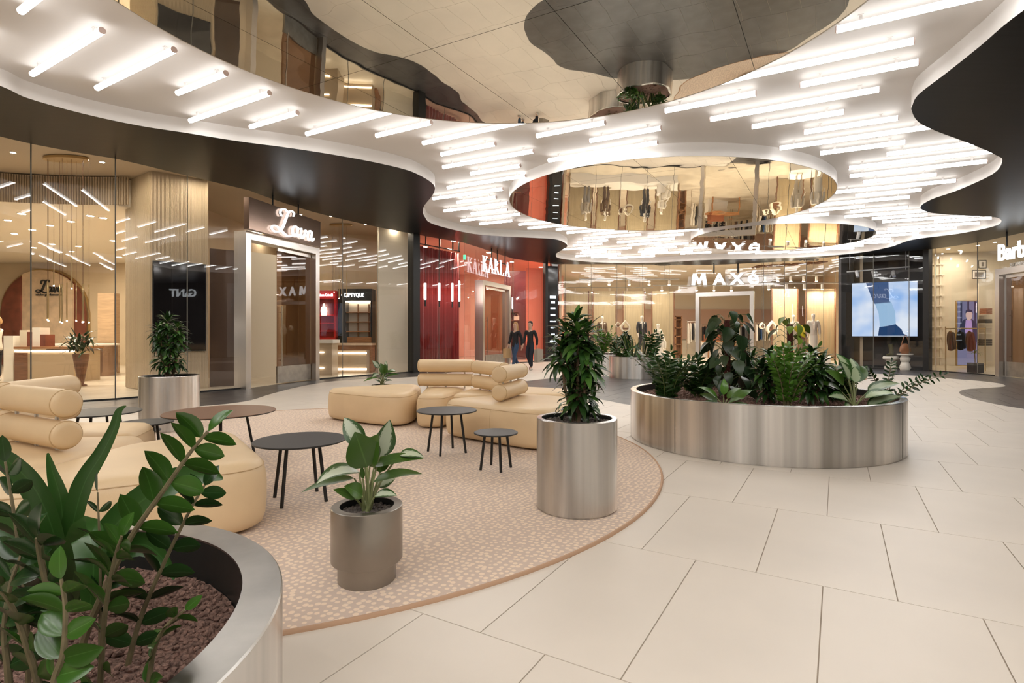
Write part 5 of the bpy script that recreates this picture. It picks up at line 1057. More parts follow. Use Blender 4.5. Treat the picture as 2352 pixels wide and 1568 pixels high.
pole_plant('dark heart-leaved climber on a moss pole in the middle of the big planter', bed(1670, 6.3), .92, 64, .19, 'leaf_heart', .23)
dracaena('dracaena close behind the dark climber in the big planter', bed(1712, 6.9), [(0, 0, 1.05, 1, 40), (.08, 0, .92, .95, 34), (-.08, 0, .9, .9, 30), (.03, -.05, .76, .95, 34), (-.02, -.05, .66, .8, 24)], .2, .038, bright=.3)
t = thing('spreading_plant', bed(1662, 5.62), 'low bright broad-leaved plant at the front of the big planter', 'plant'); b0 = Vector(bed(1662, 5.62))
for dx, dz, dy, W, m_ in ((-.24, .22, .05, .07, 'leaf_zz_bright'), (.30, .17, .0, .07, 'leaf_zz_bright'), (.02, .30, .05, .06, 'leaf_zz_bright'), (-.28, .05, -.1, .06, 'leaf_silver'), (.26, .02, -.05, .06, 'leaf_agla'), (-.12, .02, -.2, .07, 'leaf_silver'), (.15, .12, -.15, .06, 'leaf_agla'), (-.2, .12, .15, .06, 'leaf_agla'), (.22, .2, .15, .06, 'leaf_agla')):
    blade_between(t, b0+Vector((dx*.25, dy*.25, dz*.45)), b0+Vector((dx, dy, dz)), W, .8, m_, 'ovate', b0, rnd.uniform(-.3, .3))
dracaena('dense dracaena right of the low bright plant in the big planter', bed(1768, 6.0), [(.0, 0, .98, 1, 46), (.06, -.04, .88, .95, 36), (-.09, 0, .86, .95, 36), (0, -.06, .76, .95, 36), (-.06, -.04, .66, .9, 30)], .2, .04, bright=.25)
bush('bright green feathery-leaved plant between two dracaenas of the big planter', bed(1806, 5.62), .64, .30, 14, 11, .095, 'leaf_zz_bright', .042, name='zz_plant', mstem='stem_zz', el=.6)
pole_plant('yellow-green climber on a tall brown moss pole in the big planter', bed(1814, 6.75), .88, 34, .16, 'leaf_pothos', .24, 'leaf_yellow')
dracaena('tallest dense dracaena at the right of the big planter', bed(1866, 5.85), [(.0, 0, 1.0, 1, 48), (.09, -.02, .93, .95, 38), (-.10, -.02, .90, .95, 38), (.02, -.07, .84, .95, 36), (.05, -.04, .72, .9, 34), (-.06, -.03, .70, .9, 30)], .2, .042, bright=.3)
t = thing('variegated_plant', bed(1962, 5.62), 'pale-veined broad leaf plant near the right end of the big planter', 'plant'); b0 = Vector(bed(1962, 5.62))
for dx, dz, dy, W, m_, ar, bs in ((-.12, .48, .0, .13, 'leaf_dief', .3, .42), (.06, .42, .08, .12, 'leaf_dief', .4, .4), (-.08, .56, .12, .12, 'leaf_dief', .9, .5), (.38, .27, -.02, .11, 'leaf_dief', .7, .35), (.26, .18, -.14, .12, 'leaf_dief', .7, .3), (-.3, .13, -.12, .1, 'leaf_dief', .7, .3), (.36, .05, -.12, .1, 'leaf_dief', .8, .3), (-.24, .38, .05, .1, 'leaf_agla', .9, .4), (-.3, .26, .1, .1, 'leaf_agla', .9, .35), (.2, .42, .2, .1, 'leaf_agla', .8, .4), (.1, .5, .22, .1, 'leaf_dief', .6, .45), (-.2, .02, -.2, .09, 'leaf_dief', .8, .3)):
    blade_between(t, b0+Vector((dx*bs, dy*bs, dz*.62)), b0+Vector((dx*1.15, dy*1.15, dz)), W, ar, m_, 'ovate', b0, rnd.uniform(-.4, .4))
t = thing('zz_plant', bed(2035, 5.9), 'sparse dark sprigs leaning out at the right end of the big planter', 'plant'); b0 = Vector(bed(2035, 5.9))
for tip in ((.06, .0, .46), (.36, -.08, .30), (.46, -.2, .34), (-.12, .1, .36), (.18, .1, .4)):
    tp = b0+Vector(tip); stem_leaves(t, [b0+Vector((0, 0, -.02)), b0.lerp(tp, .5)+Vector((0, 0, .04)), tp], .008, .07, 'leaf_zz_dark', 'zz', .026, 8, .6, .3, side=Vector((.2, .3, 1)) if tip[0] > .3 else None)
# --- plants of the two distant planters
def far(px, D, z=.57): p = at(px, D); return (p.x, p.y, z)
bush('low mixed greenery along the back rim of the big planter', bed(1690, 7.5), .35, .6, 14, 6, .13, 'leaf_bush', .06)
bush('low leafy plant beside the pale-veined plant in the big planter', bed(1925, 6.1), .42, .35, 12, 7, .13, 'leaf_zz', .055)
bush('light green shrub in the farther round planter', far(1385, 17.7), .95, .42, 12, 8, .15, 'leaf_zz_bright', .06); bush('dark shrub at the back of the farther round planter', far(1412, 18.2), .7, .45, 9, 7, .16, 'leaf_bush', .07)
dracaena('dark round-headed dracaena in the distant planter', far(1437, 16.1), [(0, 0, 1.22, 1, 40), (.1, 0, 1.1, 1, 30), (-.1, 0, 1.1, 1, 30)], .24, .05, bright=.15)
sans('yellow-edged snake plant at the left of the distant planter', far(1452, 15.7), 8, .8, .2); sans('yellow-edged snake plant at the right of the distant planter', far(1478, 15.9), 8, .7, .2)
bush('leafy shrub at the right edge of the distant planter', far(1500, 15.7), .75, .35, 9, 7, .16, 'leaf_bush', .06); bush('low green plant at the front of the distant planter', far(1432, 15.45), .3, .4, 8, 4, .2, 'leaf_zz', .07)
# --- foreground planter
def fg(px, y, D): p = at(px, D); return Vector((p.x, p.y, zy(y, D)))
FZ = .43
def zzstem(t, pts, D0, D1, L, m_, n=8, W=None, side=None, r0=.0075, start=.2, el=.55):
    P = [fg(x, y, D0+(D1-D0)*i/(len(pts)-1)) for i, (x, y) in enumerate(pts)]
    if P[0].z > FZ: P = [Vector((P[0].x-(P[1].x-P[0].x)*.4, P[0].y, FZ-.02))]+P
    stem_leaves(t, P, r0, L*1.12, m_, 'zz', (W or L*.52)*1.12, n, el, start, side=side or Vector((.9, -.35, .45)), s0=.7, s1=1.05, fold=.3, bends=(.05, .25, .45))
t = thing('zz_plant', fg(300, 1568, 1.2)*1, 'large glossy foreground plant with paired oval leaves on thick stems', 'plant'); t.location = (-.85, 1.2, FZ)
zzstem(t, [(190, 1480), (238, 1359), (300, 1235), (380, 1120), (440, 1035), (478, 990)], 1.24, 1.24, .078, 'leaf_zz', 9, side=Vector((-.75, -.2, .65)), r0=.0095, start=.3)
zzstem(t, [(300, 1500), (330, 1400), (385, 1275), (440, 1165), (470, 1115)], 1.3, 1.33, .062, 'leaf_zz_dark', 8, side=Vector((-.8, -.3, .5)), start=.25)
zzstem(t, [(230, 1440), (230, 1290), (224, 1130)], 1.25, 1.25, .055, 'leaf_zz_dark', 6, .016, side=Vector((1, -.2, .15)), r0=.005, start=.3)
zzstem(t, [(150, 1560), (125, 1420), (95, 1290), (85, 1235)], 1.0, .96, .075, 'leaf_zz_dark', 7, side=Vector((1, -.4, .2)), r0=.010)
zzstem(t, [(60, 1400), (35, 1200), (12, 1060)], 1.12, 1.1, .06, 'leaf_zz_dark', 8, side=Vector((1, -.3, .3)), r0=.006)
zzstem(t, [(230, 1568), (240, 1420), (262, 1290), (280, 1230)], 1.15, 1.12, .06, 'leaf_zz', 7, side=Vector((1, -.3, .1)))
zzstem(t, [(340, 1600), (352, 1500), (380, 1440), (425, 1400)], 1.12, 1.14, .048, 'leaf_zz', 6, .022, side=Vector((.4, -.5, 1)))
zzstem(t, [(20, 1568), (10, 1450), (25, 1340), (60, 1250)], 1.0, 1.02, .07, 'leaf_zz_dark', 7, side=Vector((.9, -.4, -.2)))
zzstem(t, [(90, 1600), (60, 1480), (20, 1380), (-30, 1330)], .95, .92, .065, 'leaf_zz', 6, side=Vector((.5, -.4, .8)))
zzstem(t, [(120, 1600), (145, 1500), (150, 1400), (140, 1330)], .9, .9, .06, 'leaf_zz', 6, side=Vector((1, -.2, .2)))
t = thing('strap_leaf_plant', (-1.05, 1.45, FZ), 'broad strap-leaved plant at the back of the foreground planter', 'plant'); rt = Vector((-1.1, 1.42, FZ-.02))
def ribbon(t, pts, D, W, m_='leaf_strap', name='leaf'):
    """pts = (px, y, width factor): a long blade through picture points at depth D (number or list)"""
    P = [fg(p[0], p[1], D if not isinstance(D, (list, tuple)) else D[i]) for i, p in enumerate(pts)]; Q = catmull(P, 6, False); ws = np.interp(np.linspace(0, len(pts)-1, len(Q)), range(len(pts)), [p[2] for p in pts]); v = []; f = []; uvs = []
    for i, p in enumerate(Q):
        d = (Q[min(i+1, len(Q)-1)]-Q[max(i-1, 0)]).normalized(); s_ = d.cross(Vector((.25, -1, .35))).normalized(); nn = s_.cross(d).normalized(); w_ = W*ws[i]/2
        for q in (-1, 0, 1): v.append(p+s_*q*w_+nn*abs(q)*w_*.3); uvs.append((.5+.5*q, i/len(Q)))
    f = [(i*3+s_, i*3+s_+1, i*3+s_+4, i*3+s_+3) for i in range(len(Q)-1) for s_ in (0, 1)]; off = wloc(t); me = bpy.data.meshes.new(name); me.from_pydata([tuple(p-off) for p in v], [], f); ul = me.uv_layers.new(name='UVMap')
    for lp in me.loops: ul.data[lp.index].uv = uvs[lp.vertex_index]
    me.shade_smooth(); me.materials.append(M[m_]); link(bpy.data.objects.new(name, me), t)
ribbon(t, [(150, 1400, .5), (160, 1250, .9), (190, 1120, 1), (235, 1040, .7), (262, 985, .5), (274, 945, .35), (290, 932, .05)], 1.38, .05)
ribbon(t, [(150, 1400, .4), (130, 1250, 1), (85, 1130, 1.2), (20, 1060, 1), (-60, 1015, .4)], [1.38, 1.36, 1.34, 1.32, 1.3], .045)
ribbon(t, [(160, 1400, .5), (200, 1290, .9), (290, 1180, 1.2), (390, 1110, 1.2), (470, 1090, .8), (512, 1100, .1)], [1.4, 1.4, 1.42, 1.44, 1.46, 1.46], .06)
ribbon(t, [(155, 1400, .5), (190, 1330, 1), (260, 1270, 1.2), (330, 1250, 1.1), (380, 1290, .5), (400, 1330, .1)], [1.4, 1.42, 1.45, 1.46, 1.46, 1.45], .055)
ribbon(t, [(150, 1400, .5), (100, 1300, 1), (40, 1230, 1.2), (-30, 1200, 1)], 1.3, .05)
ribbon(t, [(152, 1400, .5), (145, 1240, 1), (140, 1150, 1), (120, 1080, .5), (110, 1040, .1)], 1.42, .045)
ribbon(t, [(158, 1400, .5), (175, 1300, 1.1), (200, 1220, 1.2), (215, 1300, 1), (205, 1400, .4)], [1.38, 1.34, 1.3, 1.26, 1.25], .06)
ribbon(t, [(150, 1410, .5), (70, 1350, 1), (20, 1290, 1), (-20, 1330, .4)], 1.25, .07)
# small plant and jackets in the jacket shop, bouquet in the perfume shop
p = at(2240, 17.95); t = thing('potted_palm', (p.x, p.y, 0), 'small arching green plant in a black pot in the jacket shop', 'plant'); MB().box((p.x, p.y, .16), (.3, .3, .32)).build('pot', 'black_trim', t); MB().tube((p.x, p.y, .3), (p.x-.02, p.y, .62), .015).build('trunk', 'cane', t)
ms = leaf_set(('palm',), 'strap', .5, .035, (1.2, 1.6), .2, 'leaf_zz_bright')
for i in range(22): put(rnd.choice(ms), t, (p.x-.02, p.y, .62), sph(i*2.4, rnd.uniform(.4, 1.3)), rnd.uniform(.45, .68))
p = at(186, 13.2); t = thing('flower_vase', (p.x, p.y, 0), 'tall tapering brown vase with a dark leafy bouquet beside the counter', 'vase')
MB().lathe((p.x, p.y, 0), [(.001, .0), (.12, .0), (.12, .03), (.06, .06), (.10, .3), (.17, .75), (.16, .78), (.001, .78)], 24).build('vase', 'wood_brown', t, smooth=True)
mat('dry_dark', (.05, .06, .045), .8)
ms = leaf_set(('bq',), 'lance', .3, .05, (.3, .8), .2, 'leaf_zz_dark'); 
for i in range(120): put(rnd.choice(ms), t, (p.x+rnd.uniform(-.3, .2), p.y+rnd.uniform(-.12, .12), .8+rnd.uniform(0, .42)), sph(i*2.4, rnd.uniform(-.5, 1.2)), rnd.uniform(.6, 1.3))

# leaves that would cut into a planter wall or the stones are lifted until they clear the rim
def clear_rim(plants, cx, cy, r, rim, soil):
    for pl in plants:
        for o in [c for c in pl.children if c.name.startswith('leaf')]:
            base = pl.matrix_basis @ o.matrix_basis; hd = base.to_3x3() @ Vector((0, 1, 0)); ax = Vector((hd.y, -hd.x, 0))
            if ax.length < 1e-4: continue
            ax.normalize(); co = [q.co.copy() for q in o.data.vertices]; pos = base.translation.copy(); best = None
            for k in range(14):
                m_ = Matrix.Translation(pos) @ Matrix.Rotation(math.radians(7*k), 4, ax) @ Matrix.Translation(-pos) @ base
                w_ = [m_ @ q for q in co]; bad = any((math.hypot(q.x-cx, q.y-cy) > r and q.z < rim) or q.z < soil for q in w_[6:])
                if not bad: best = m_; break
            if best is not None and k > 0: o.matrix_basis = pl.matrix_basis.inverted() @ best
def in_bed(cx, cy, r):
    return [o for o in bpy.data.objects if o.parent is None and o.get('category') == 'plant' and math.hypot(o.location.x-cx, o.location.y-cy) < r and o.name != 'strap_leaf_plant']
for q_ in ((2.88, 6.45, 1.45, .07, .565, .475), (.456, 3.86, .282, .035, .643, .59), (-4.44, 7.1, .34, .02, .703, .58), (3.62, 15.9, .8, .05, .62, .56), (3.25, 17.9, .95, .05, .62, .56), (-.72, 2.72, .173, .041, .379, .34), (-2.26, 9.5, .173, .041, .366, .33)):
    clear_rim(in_bed(q_[0], q_[1], q_[2]), q_[0], q_[1], q_[2]-q_[3], q_[4]+.004, q_[5])
more_leaves()
# ------------------------------------------------------------------ people, dummies and hanging jackets
mat('skin', (.50, .31, .22), .5); mat('hair_blonde', (.42, .24, .09), .6, var=(40, .4, (1, 1, .1))); mat('hair_dark', (.02, .014, .012), .5); mat('jeans', (.03, .06, .12), .85, var=(60, .3)); mat('dark_jeans', (.012, .015, .025), .85); mat('black_top', (.012, .012, .014), .85); mat('shoe_white', (.7, .68, .64), .5); mat('shoe_grey', (.35, .34, .33), .6); mat('tote', (.30, .26, .21), .8, bump=(200, .4)); mat('paper_bag', (.55, .36, .18), .7); mat('dummy', (.78, .71, .60), .45); mat('tweed', (.14, .085, .05), .9, var=(60, .6)); mat('suit_pale', (.62, .56, .47), .85); mat('suit_grey', (.36, .31, .25), .85); mat('robe_dark', (.02, .02, .025), .6, var=(5, .3)); mat('waxed', (.10, .05, .022), .5, var=(6, .3)); mat('waxed_red', (.13, .05, .03), .6); mat('cord_collar', (.26, .15, .05), .9)
def skin_mesh(name, pts, edges, rad, root=0, sub=2):
    """one continuous skinned surface over a joint graph"""
    me = bpy.data.meshes.new(name); me.from_pydata([tuple(p) for p in pts], edges, []); o = bpy.data.objects.new(name, me); TMP.collection.objects.link(o)
    md = o.modifiers.new('skin', 'SKIN'); md.use_smooth_shade = True; md.branch_smoothing = .6
    for i, v in enumerate(me.skin_vertices[0].data):
        r = rad[i]; v.radius = r if isinstance(r, tuple) else (r, r); v.use_root = (i == root)
    s_ = o.modifiers.new('sub', 'SUBSURF'); s_.levels = sub; s_.render_levels = sub
    dg = scratch_graph(); out = bpy.data.meshes.new_from_object(o.evaluated_get(dg)); bpy.data.objects.remove(o); bpy.data.meshes.remove(me); out.name = name; out.shade_smooth(); return out
def chain_graph(chains):
    """chains: lists of (point, radius); points given twice are joined"""
    P = []; R_ = []; E_ = []; idx = {}
    for ch in chains:
        last = None
        for p, r in ch:
            k = tuple(round(c, 4) for c in p)
            if k not in idx: idx[k] = len(P); P.append(p); R_.append(r)
            i = idx[k]
            if last is not None and last != i: E_.append((last, i))
            last = i
    return P, E_, R_
def add_mesh(me, parent, m_, name):
    me.materials.clear(); me.materials.append(M[m_]); o = bpy.data.objects.new(name, me); return link(o, parent)
def limb_set(pose):
    """joint positions, figure faces -Y, 1.0 = stature"""
    d = dict(pel=(0, 0, .52), waist=(0, 0, .60), chest=(0, -.005, .72), neck=(0, 0, .835), chin=(0, -.012, .885), head=(0, -.008, .935), crown=(0, .004, .975),
             shL=(.098, 0, .805), elL=(.125, .01, .63), wrL=(.125, -.03, .49), shR=(-.098, 0, .805), elR=(-.125, .01, .63), wrR=(-.125, -.03, .49),
             hipL=(.048, 0, .50), knL=(.052, -.01, .285), anL=(.052, 0, .045), toL=(.055, -.075, .015), hipR=(-.048, 0, .50), knR=(-.052, -.01, .285), anR=(-.052, 0, .045), toR=(-.055, -.075, .015))
    d.update(pose); return d
def hand_chains(w_, e, s):
    w_, e = Vector(w_), Vector(e); d = (w_-e).normalized(); side = Vector((s, 0, 0)); fw = Vector((0, -1, 0)); palm = w_+d*.045; ch = [[(tuple(w_), .014), (tuple(palm), (.020, .011))]]
    for k, ln in ((-1.5, .042), (-.5, .05), (.5, .047), (1.5, .038)):
        b = palm+fw*(k*.0095)+d*.004; ch.append([(tuple(palm), (.020, .011)), (tuple(b+d*.014), .0055), (tuple(b+d*ln*.6-side*.004), .005), (tuple(b+d*ln-side*.012), .0042)])
    b = w_+d*.015+fw*.016; ch.append([(tuple(w_+d*.012), .013), (tuple(b+fw*.008+d*.01), .0062), (tuple(b+fw*.014+d*.03), .005)])
    return ch
def figure(t, S, pose, m_body, hands=True, head=True):
    d = {k: Vector(v) for k, v in limb_set(pose).items()}; g = lambda k: tuple(d[k]*S)
    q = lambda r: tuple(x*S for x in r) if isinstance(r, tuple) else r*S
    ch = [[(g('pel'), q((.075, .058))), (g('waist'), q((.066, .05))), (g('chest'), q((.080, .058))), (g('neck'), q(.030))]]
    if head: ch.append([(g('neck'), q(.030)), (g('chin'), q((.038, .042))), (g('head'), q((.047, .056))), (g('crown'), q((.036, .042)))])
    for s_ in 'LR':
        ch.append([(g('chest'), q((.080, .058))), (g('sh'+s_), q(.031)), (tuple(d['sh'+s_].lerp(d['el'+s_], .5)*S), q(.026)), (g('el'+s_), q(.022)), (tuple(d['el'+s_].lerp(d['wr'+s_], .35)*S), q(.021)), (g('wr'+s_), q(.014))])
        ch.append([(g('pel'), q((.075, .058))), (g('hip'+s_), q(.052)), (tuple(d['hip'+s_].lerp(d['kn'+s_], .5)*S), q(.045)), (g('kn'+s_), q(.033)), (tuple(d['kn'+s_].lerp(d['an'+s_], .35)*S), q(.033)), (g('an'+s_), q(.020)), (g('to'+s_), q((.022, .014)))])
        if hands: ch += [[(tuple(Vector(p)*S), q(r)) for p, r in c] for c in hand_chains(d['wr'+s_], d['el'+s_], 1 if s_ == 'L' else -1)]
    P, E_, R_ = chain_graph(ch); me = skin_mesh('body', P, E_, R_, 0, 1); add_mesh(me, t, m_body, 'body'); return d
def cloth(t, S, d, parts, m_, name, k=1.0):
    q = lambda r: tuple(x*S*k for x in r) if isinstance(r, tuple) else r*S*k
    P, E_, R_ = chain_graph([[(tuple(Vector(p)*S), q(r)) for p, r in ch] for ch in parts]); add_mesh(skin_mesh(name, P, E_, R_, 0, 1), t, m_, name)
def top_parts(d, hem='pel', slv=1.0, torso=1.0, arm=1.0, long=None):
    c = [[(Vector((0, 0, .455 if long is None else long)), (.088*torso, .070*torso)), (d['pel'], (.088*torso, .070*torso)), (d['waist'], (.080*torso, .064*torso)), (d['chest'], (.090*torso, .068*torso)), (d['chest'].lerp(d['neck'], .75), .046)]]
    for s_ in 'LR': c.append([(d['chest'], (.090*torso, .068*torso)), (d['sh'+s_], .040*arm), (d['el'+s_], .032*arm), (d['el'+s_].lerp(d['wr'+s_], slv), .025*arm)])
    return c
def leg_parts(d, k=1.0):
    c = [[(d['waist']+Vector((0, 0, .03)), (.072, .056)), (d['pel'], (.083, .066))]]
    for s_ in 'LR': c.append([(d['pel'], (.083, .066)), (d['hip'+s_], .060*k), (d['kn'+s_], .042*k), (d['an'+s_]+Vector((0, 0, .02)), .034*k)])
    return c
def shoes(t, S, d, m_):
    for s_ in 'LR':
        a, o = d['an'+s_]*S, d['to'+s_]*S; me = skin_mesh('shoe', [tuple(a+Vector((0, .03*S, -.022*S))), tuple(a.lerp(o, .45)+Vector((0, 0, -.006*S))), tuple(o)], [(0, 1), (1, 2)], [.026*S, (.03*S, .026*S), (.027*S, .018*S)], 0, 1); add_mesh(me, t, m_, 'shoe')
def face(t, S, d, hair, m_hair, long=True):
    h = d['head']*S
    for x in (-.017, .017): MB().lathe(tuple(h+Vector((x*S, -.052*S, .004*S))+wloc(t)), [(.001, -.006), (.006, -.003), (.006, .003), (.001, .006)], 8).build('eye', 'hair_dark', t)
    add_mesh(skin_mesh('nose', [tuple(h+Vector((0, -.05*S, .008*S))), tuple(h+Vector((0, -.063*S, -.018*S)))], [(0, 1)], [.004*S, .008*S], 0, 1), t, 'skin', 'nose'); MB().box(tuple(h+Vector((0, -.055*S, -.036*S))+wloc(t)), (.03*S, .008*S, .006*S)).build('mouth', 'coral_pale', t)
    for x in (-.05, .05): add_mesh(skin_mesh('ear', [tuple(h+Vector((x*S, .004*S, .012*S))), tuple(h+Vector((x*S, .004*S, -.016*S)))], [(0, 1)], [.008*S, .006*S], 0, 1), t, 'skin', 'ear')
    ch = [[(h+Vector((0, -.022*S, .046*S)), (.040*S, .03*S)), (h+Vector((0, .012*S, .04*S)), (.052*S, .05*S)), (h+Vector((0, .035*S, 0)), (.052*S, .04*S)), (h+Vector((0, .04*S, -.06*S)), (.05*S if long else .03*S, .03*S))]]
    if long: ch.append([(h+Vector((0, .04*S, -.06*S)), (.05*S, .03*S)), (h+Vector((0, .04*S, -.14*S)), (.055*S, .026*S)), (h+Vector((0, .035*S, -.2*S)), (.03*S, .014*S))])
    P, E_, R_ = chain_graph([[(tuple(p), r) for p, r in c] for c in ch]); add_mesh(skin_mesh('hair', P, E_, R_, 0, 2), t, m_hair, 'hair')
def person(px, D, S, rz, pose, label, top, legs, shoe, hair, long=True, z=0):
    p = at(px, D); t = thing('person', (p.x, p.y, z), label, 'person'); t.location = (0, 0, 0)
    d = figure(t, S, pose, 'skin'); cloth(t, S, d, top_parts(d, slv=.92), top, 'top'); cloth(t, S, d, leg_parts(d), legs, 'trousers'); shoes(t, S, d, shoe); face(t, S, d, hair, hair, long)
    t.location = (p.x, p.y, z); t.rotation_euler = (0, 0, rz); return t, d
stride = dict(knL=(.052, -.10, .30), anL=(.052, -.13, .045), toL=(.055, -.205, .02), knR=(-.052, .02, .29), anR=(-.052, .14, .075), toR=(-.055, .085, .015), elL=(.125, .06, .63), wrL=(.12, .06, .49), elR=(-.125, -.02, .63), wrR=(-.11, -.10, .52))
t, d = person(1184, 19.7, 1.70, -.7, stride, 'person with long fair hair, black top and jeans walking with a paper bag', 'black_top', 'jeans', 'shoe_grey', 'hair_blonde')
t2, d2 = person(1218, 19.3, 1.72, -.55, dict(stride, knL=(.052, -.06, .295), anL=(.052, -.05, .045), toL=(.055, -.125, .015), knR=(-.052, -.02, .29), anR=(-.052, .12, .07), toR=(-.055, .06, .02)), 'person with tied dark hair and dark clothes walking with a grey tote', 'black_top', 'dark_jeans', 'shoe_white', 'hair_dark', False)
def held(t, d, S, rz, side, w_, dpt, h, m_, label, name, drop=.05):
    r = Matrix.Rotation(rz, 4, 'Z'); hnd = r @ (d['wr'+side]*S+Vector((.075 if side == 'L' else -.065, 0, 0)))+t.location+Vector((0, 0, -.09)); b = thing(name, (hnd.x, hnd.y, hnd.z-drop-h), label, 'bag'); z0 = hnd.z-drop-h; c = hnd
    mb = MB(); mb.box((c.x, c.y, z0+h/2), (w_, dpt, h), rz+PI/2); mb.build('bag_body', m_, b)
    u = r @ Vector((0, 1, 0)); MB().path([c+u*(w_*.3)+Vector((0, 0, z0+h-c.z)), c+u*.03+Vector((0, 0, .0)), c-u*.03, c-u*(w_*.3)+Vector((0, 0, z0+h-c.z))], .008, 6).build('handles', m_, b)
held(t, d, 1.70, -.7, 'R', .30, .12, .34, 'paper_bag', 'tan paper shopping bag carried by the fair-haired person', 'shopping_bag')
held(t2, d2, 1.72, -.55, 'L', .42, .14, .46, 'tote', 'large grey tote bag carried by the dark-haired person', 'tote_bag', .02)
person(-6, 14.6, 1.72, -1.2, dict(elR=(-.14, -.05, .64), wrR=(-.1, -.17, .66)), 'person in a pale top and dark trousers beside the perfume counter', 'cloth_white', 'dark_jeans', 'shoe_white', 'hair_blonde', False)
# shop dummies on their podium
o = MB().prism([tuple(at(1300, 26.9)[:2]), tuple(at(1545, 26.3)[:2]), tuple(at(1545, 27.6)[:2]), tuple(at(1300, 28.2)[:2])], 0, .38).build('display_podium', 'frame_white'); tag(o, 'long low white podium under the dummies left of the entrance', 'podium')
o = MB().prism([tuple(at(1800, 23.6)[:2]), tuple(at(1908, 22.2)[:2]), tuple(at(1908, 23.4)[:2]), tuple(at(1800, 24.8)[:2])], 0, .32).build('display_podium', 'frame_white'); tag(o, 'short low white podium under the two suited dummies', 'podium')
def dummy(px, D, z0, S, rz, label, coat, lower, pose=None, long=None, torso=1.1, skirt=None):
    p = at(px, D); t = thing('shop_dummy', (0, 0, 0), label, 'mannequin'); d = figure(t, S, pose or {}, 'dummy')
    if coat: cloth(t, S, d, top_parts(d, slv=.9, torso=torso, arm=1.15, long=long), coat, 'coat')
    if lower: cloth(t, S, d, leg_parts(d, 1.1), lower, 'trousers')
    if skirt: cloth(t, S, d, [[(d['waist'], (.07, .055)), (d['pel'], (.088, .07)), (Vector((0, 0, .3)), (.1, .085)), (Vector((0, 0, .12)), (.105, .09))]], skirt, 'skirt')
    if coat and torso > 1.05: cloth(t, S, d, [[(d['neck']+Vector((.02, -.045, -.02)), .012), (d['chest']+Vector((.015, -.075, .0)), .02), (d['waist']+Vector((.005, -.07, -.01)), .014)], ], coat, 'lapel'); cloth(t, S, d, [[(d['chest']+Vector((-.01, -.058, .03)), (.02, .012)), (d['waist']+Vector((0, -.055, -.0)), (.022, .012))]], 'cloth_white', 'shirt')
    t.location = (p.x, p.y, z0); t.rotation_euler = (0, 0, rz); return t
dummy(1339, 27.2, .38, 1.84, .1, 'white dummy in a pale coat beside the shop directory', 'suit_grey', 'cloth_grey')
dummy(1383, 27.2, .38, 1.84, .2, 'white dummy in a brown tweed coat', 'tweed', 'cloth_brown', long=.36)
dummy(1474, 27.0, .38, 1.86, .25, 'white dummy in a glossy dark wrap jacket', 'robe_dark', 'robe_dark', long=.42)
pz = dict(knL=(.06, -.2, .51), anL=(.06, -.2, .28), toL=(.06, -.27, .25), knR=(-.05, -.2, .52), anR=(-.03, -.22, .29), toR=(-.03, -.29, .26), hipL=(.05, -.01, .5), hipR=(-.05, -.01, .5), wrL=(.06, -.17, .56), elL=(.13, -.04, .64), wrR=(-.06, -.15, .57), elR=(-.13, -.04, .64))
dummy(1511, 26.7, .02, 1.82, .5, 'white seated dummy in a cream dress with a small dark bag', 'cloth_white', 'cloth_white', pz, torso=1.0)
p = at(1511, 26.8); o = MB().lathe((p.x, p.y, .38), [(.001, 0), (.24, 0), (.24, .42), (.22, .46), (.001, .46)], 24).build('display_stool', 'frame_white'); tag(o, 'round white stool under the seated dummy', 'stool')
dummy(1822, 24.0, .32, 1.84, -.2, 'white dummy in a beige coat next to the yellow leaf', 'suit_grey', 'suit_grey', long=.4)
dummy(1868, 23.1, .32, 1.86, -.25, 'white dummy in a pale double-breasted suit jacket', 'suit_pale', None, long=.45, skirt='cloth_white')
# jackets on the tan rail
def jacket(px, D, zt, S, rz, m_, label, collar):
    p = at(px, D); t = thing('jacket', (0, 0, 0), label, 'jacket'); d = {k: Vector(v) for k, v in limb_set(dict(elL=(.13, -.01, .64), wrL=(.12, -.04, .49), elR=(-.13, -.01, .64), wrR=(-.12, -.04, .49))).items()}
    cloth(t, S, d, top_parts(d, slv=1.0, torso=1.12, arm=1.3, long=.46), m_, 'jacket_body'); cloth(t, S, d, [[(Vector((-.05, -.045, .79)), .014), (Vector((-.03, .03, .83)), .018), (Vector((.03, .03, .83)), .018), (Vector((.05, -.045, .79)), .014)]], collar, 'collar')
    for x in (-.05, .05): cloth(t, S, d, [[(Vector((x, -.075, .56)), (.03, .012)), (Vector((x, -.075, .52)), (.032, .012))]], m_, 'pocket')
    MB().path([(0, 0, .83*S), (0, 0, .86*S), (.02, 0, .885*S)], .006, 6).build('hanger_hook', 'brass', t)
    t.location = (p.x, p.y, zt-.89*S); t.rotation_euler = (0, 0, rz); t.scale = (1, .55, 1)
zr = zy(754, 18.6)
jacket(2184, 18.6, zr, 1.8, 1.25, 'waxed', 'olive-brown waxed jacket with a tan corduroy collar', 'cord_collar'); jacket(2206, 18.6, zr, 1.75, 1.25, 'black_top', 'black jacket squeezed between two brown ones', 'black_top'); jacket(2228, 18.6, zr, 1.85, 1.25, 'waxed_red', 'reddish brown jacket beside the small plant', 'waxed')
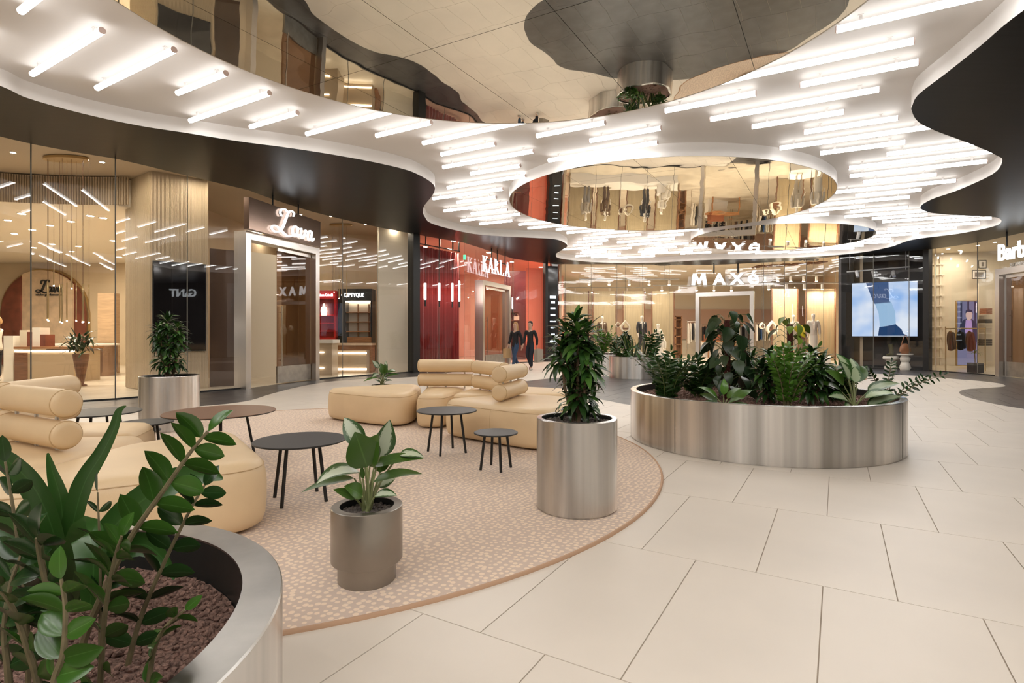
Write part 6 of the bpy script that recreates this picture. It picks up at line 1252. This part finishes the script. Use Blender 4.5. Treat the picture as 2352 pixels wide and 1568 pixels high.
# shop name on the right
d_ = at(2293, 15.75); e_ = at(2412, 14.1); u = (e_-d_).normalized(); r = math.atan2(u.y, u.x); L = (e_-d_).length; c = (d_+e_)/2; z0, z1 = zy(600, d_.y), zy(562, d_.y)
t = thing('letter_sign', (c.x, c.y, z0), 'bold glowing white Barbour letters over the steel door', 'sign')
text_obj('Barbour', (c.x, c.y, (z0+z1)/2), z1-z0, L, r, 'sign_white', t, 'lettering', .03, .02)
text_obj('ESTABLISHED IN', (c.x, c.y, z0-.16), .1, L*.5, r, 'frame_white', t, 'small_lettering', .03, .0)
for s_ in (.18, .82): p = d_+u*L*s_; MB().tube((p.x, p.y, z1-.1), (p.x, p.y, zc(p.x, p.y)), .022).build('hanger_rod', 'black_trim', t)
# the hall behind the viewpoint: plain shop fronts that close the room
for i, (a, b, m_, lb) in enumerate(((BACK[0], BACK[1], 'cream', 'cream shop wall right of the viewpoint'), (BACK[1], BACK[2], 'dark_wall', 'dark shop wall behind the viewpoint'), (BACK[2], BACK[3], 'cream', 'cream wall behind the viewpoint'), (BACK[3], BACK[4], 'cream_dark', 'brown wall behind the viewpoint'), (BACK[4], BACK[5], 'cream', 'cream wall left behind the viewpoint'), (BACK[5], BACK[6], 'dark_wall', 'dark wall left of the viewpoint'), (BACK[6], tuple(SFL[0][:2]), 'cream', 'cream wall beside the perfume shop'), (tuple(SFL[-1][:2]), BACK[0], 'dark_wall', 'dark wall beside the jacket shop'))):
    wall('wall_hall_%d' % (i+1), a, b, 0, 4.7, m_, lb)

# lettering of the shop across the hall (seen mirrored in the glass) and small ceiling fittings
t = thing('letter_sign', (13.93, 9.0, 3.3), 'glowing white GANT letters on the dark shop wall', 'sign'); text_obj('GANT', (13.93, 9.0, 3.5), .42, 1.5, -1.332, 'sign_white', t, 'lettering', .08, .02); MB().box((14.0, 9.0, 3.5), (.16, .4, .08)).build('bracket', 'black_trim', t)
for px, y in ((1283, 604), (1522, 607), (1858, 597)):
    p = cl(px, y); z = zc(p.x, p.y); t = thing('air_diffuser', (p.x, p.y, z-.02), 'round dark air diffuser in the black soffit', 'vent', 'dark diffusers')
    MB().lathe((p.x, p.y, z-.02), [(.36, .02), (.34, 0), (.28, .0), (.27, .012)], 32).build('outer_ring', 'black_trim', t); MB().lathe((p.x, p.y, z-.02), [(.2, .015), (.2, .0), (.12, .0), (.001, .0)], 32).build('core', 'black_trim', t)
    t.rotation_mode = 'QUATERNION'; t.rotation_quaternion = Vector((0, 0, 1)).rotation_difference(Vector((.028*.859, -.028*.512, 1)))
for px, y in ((2003, 316), (1073, 448), (1345, 575), (1890, 415)):
    p = cl(px, y, RH); z = zc(p.x, p.y)+RH; o = MB().lathe((p.x, p.y, z-.03), [(.001, 0), (.07, 0), (.09, .015), (.09, .03)], 24).build('ceiling_speaker', 'white_edge'); tag(o, 'small round white ceiling speaker between the tube lamps', 'speaker', 'ceiling speakers')
bpy.data.scenes.remove(TMP)
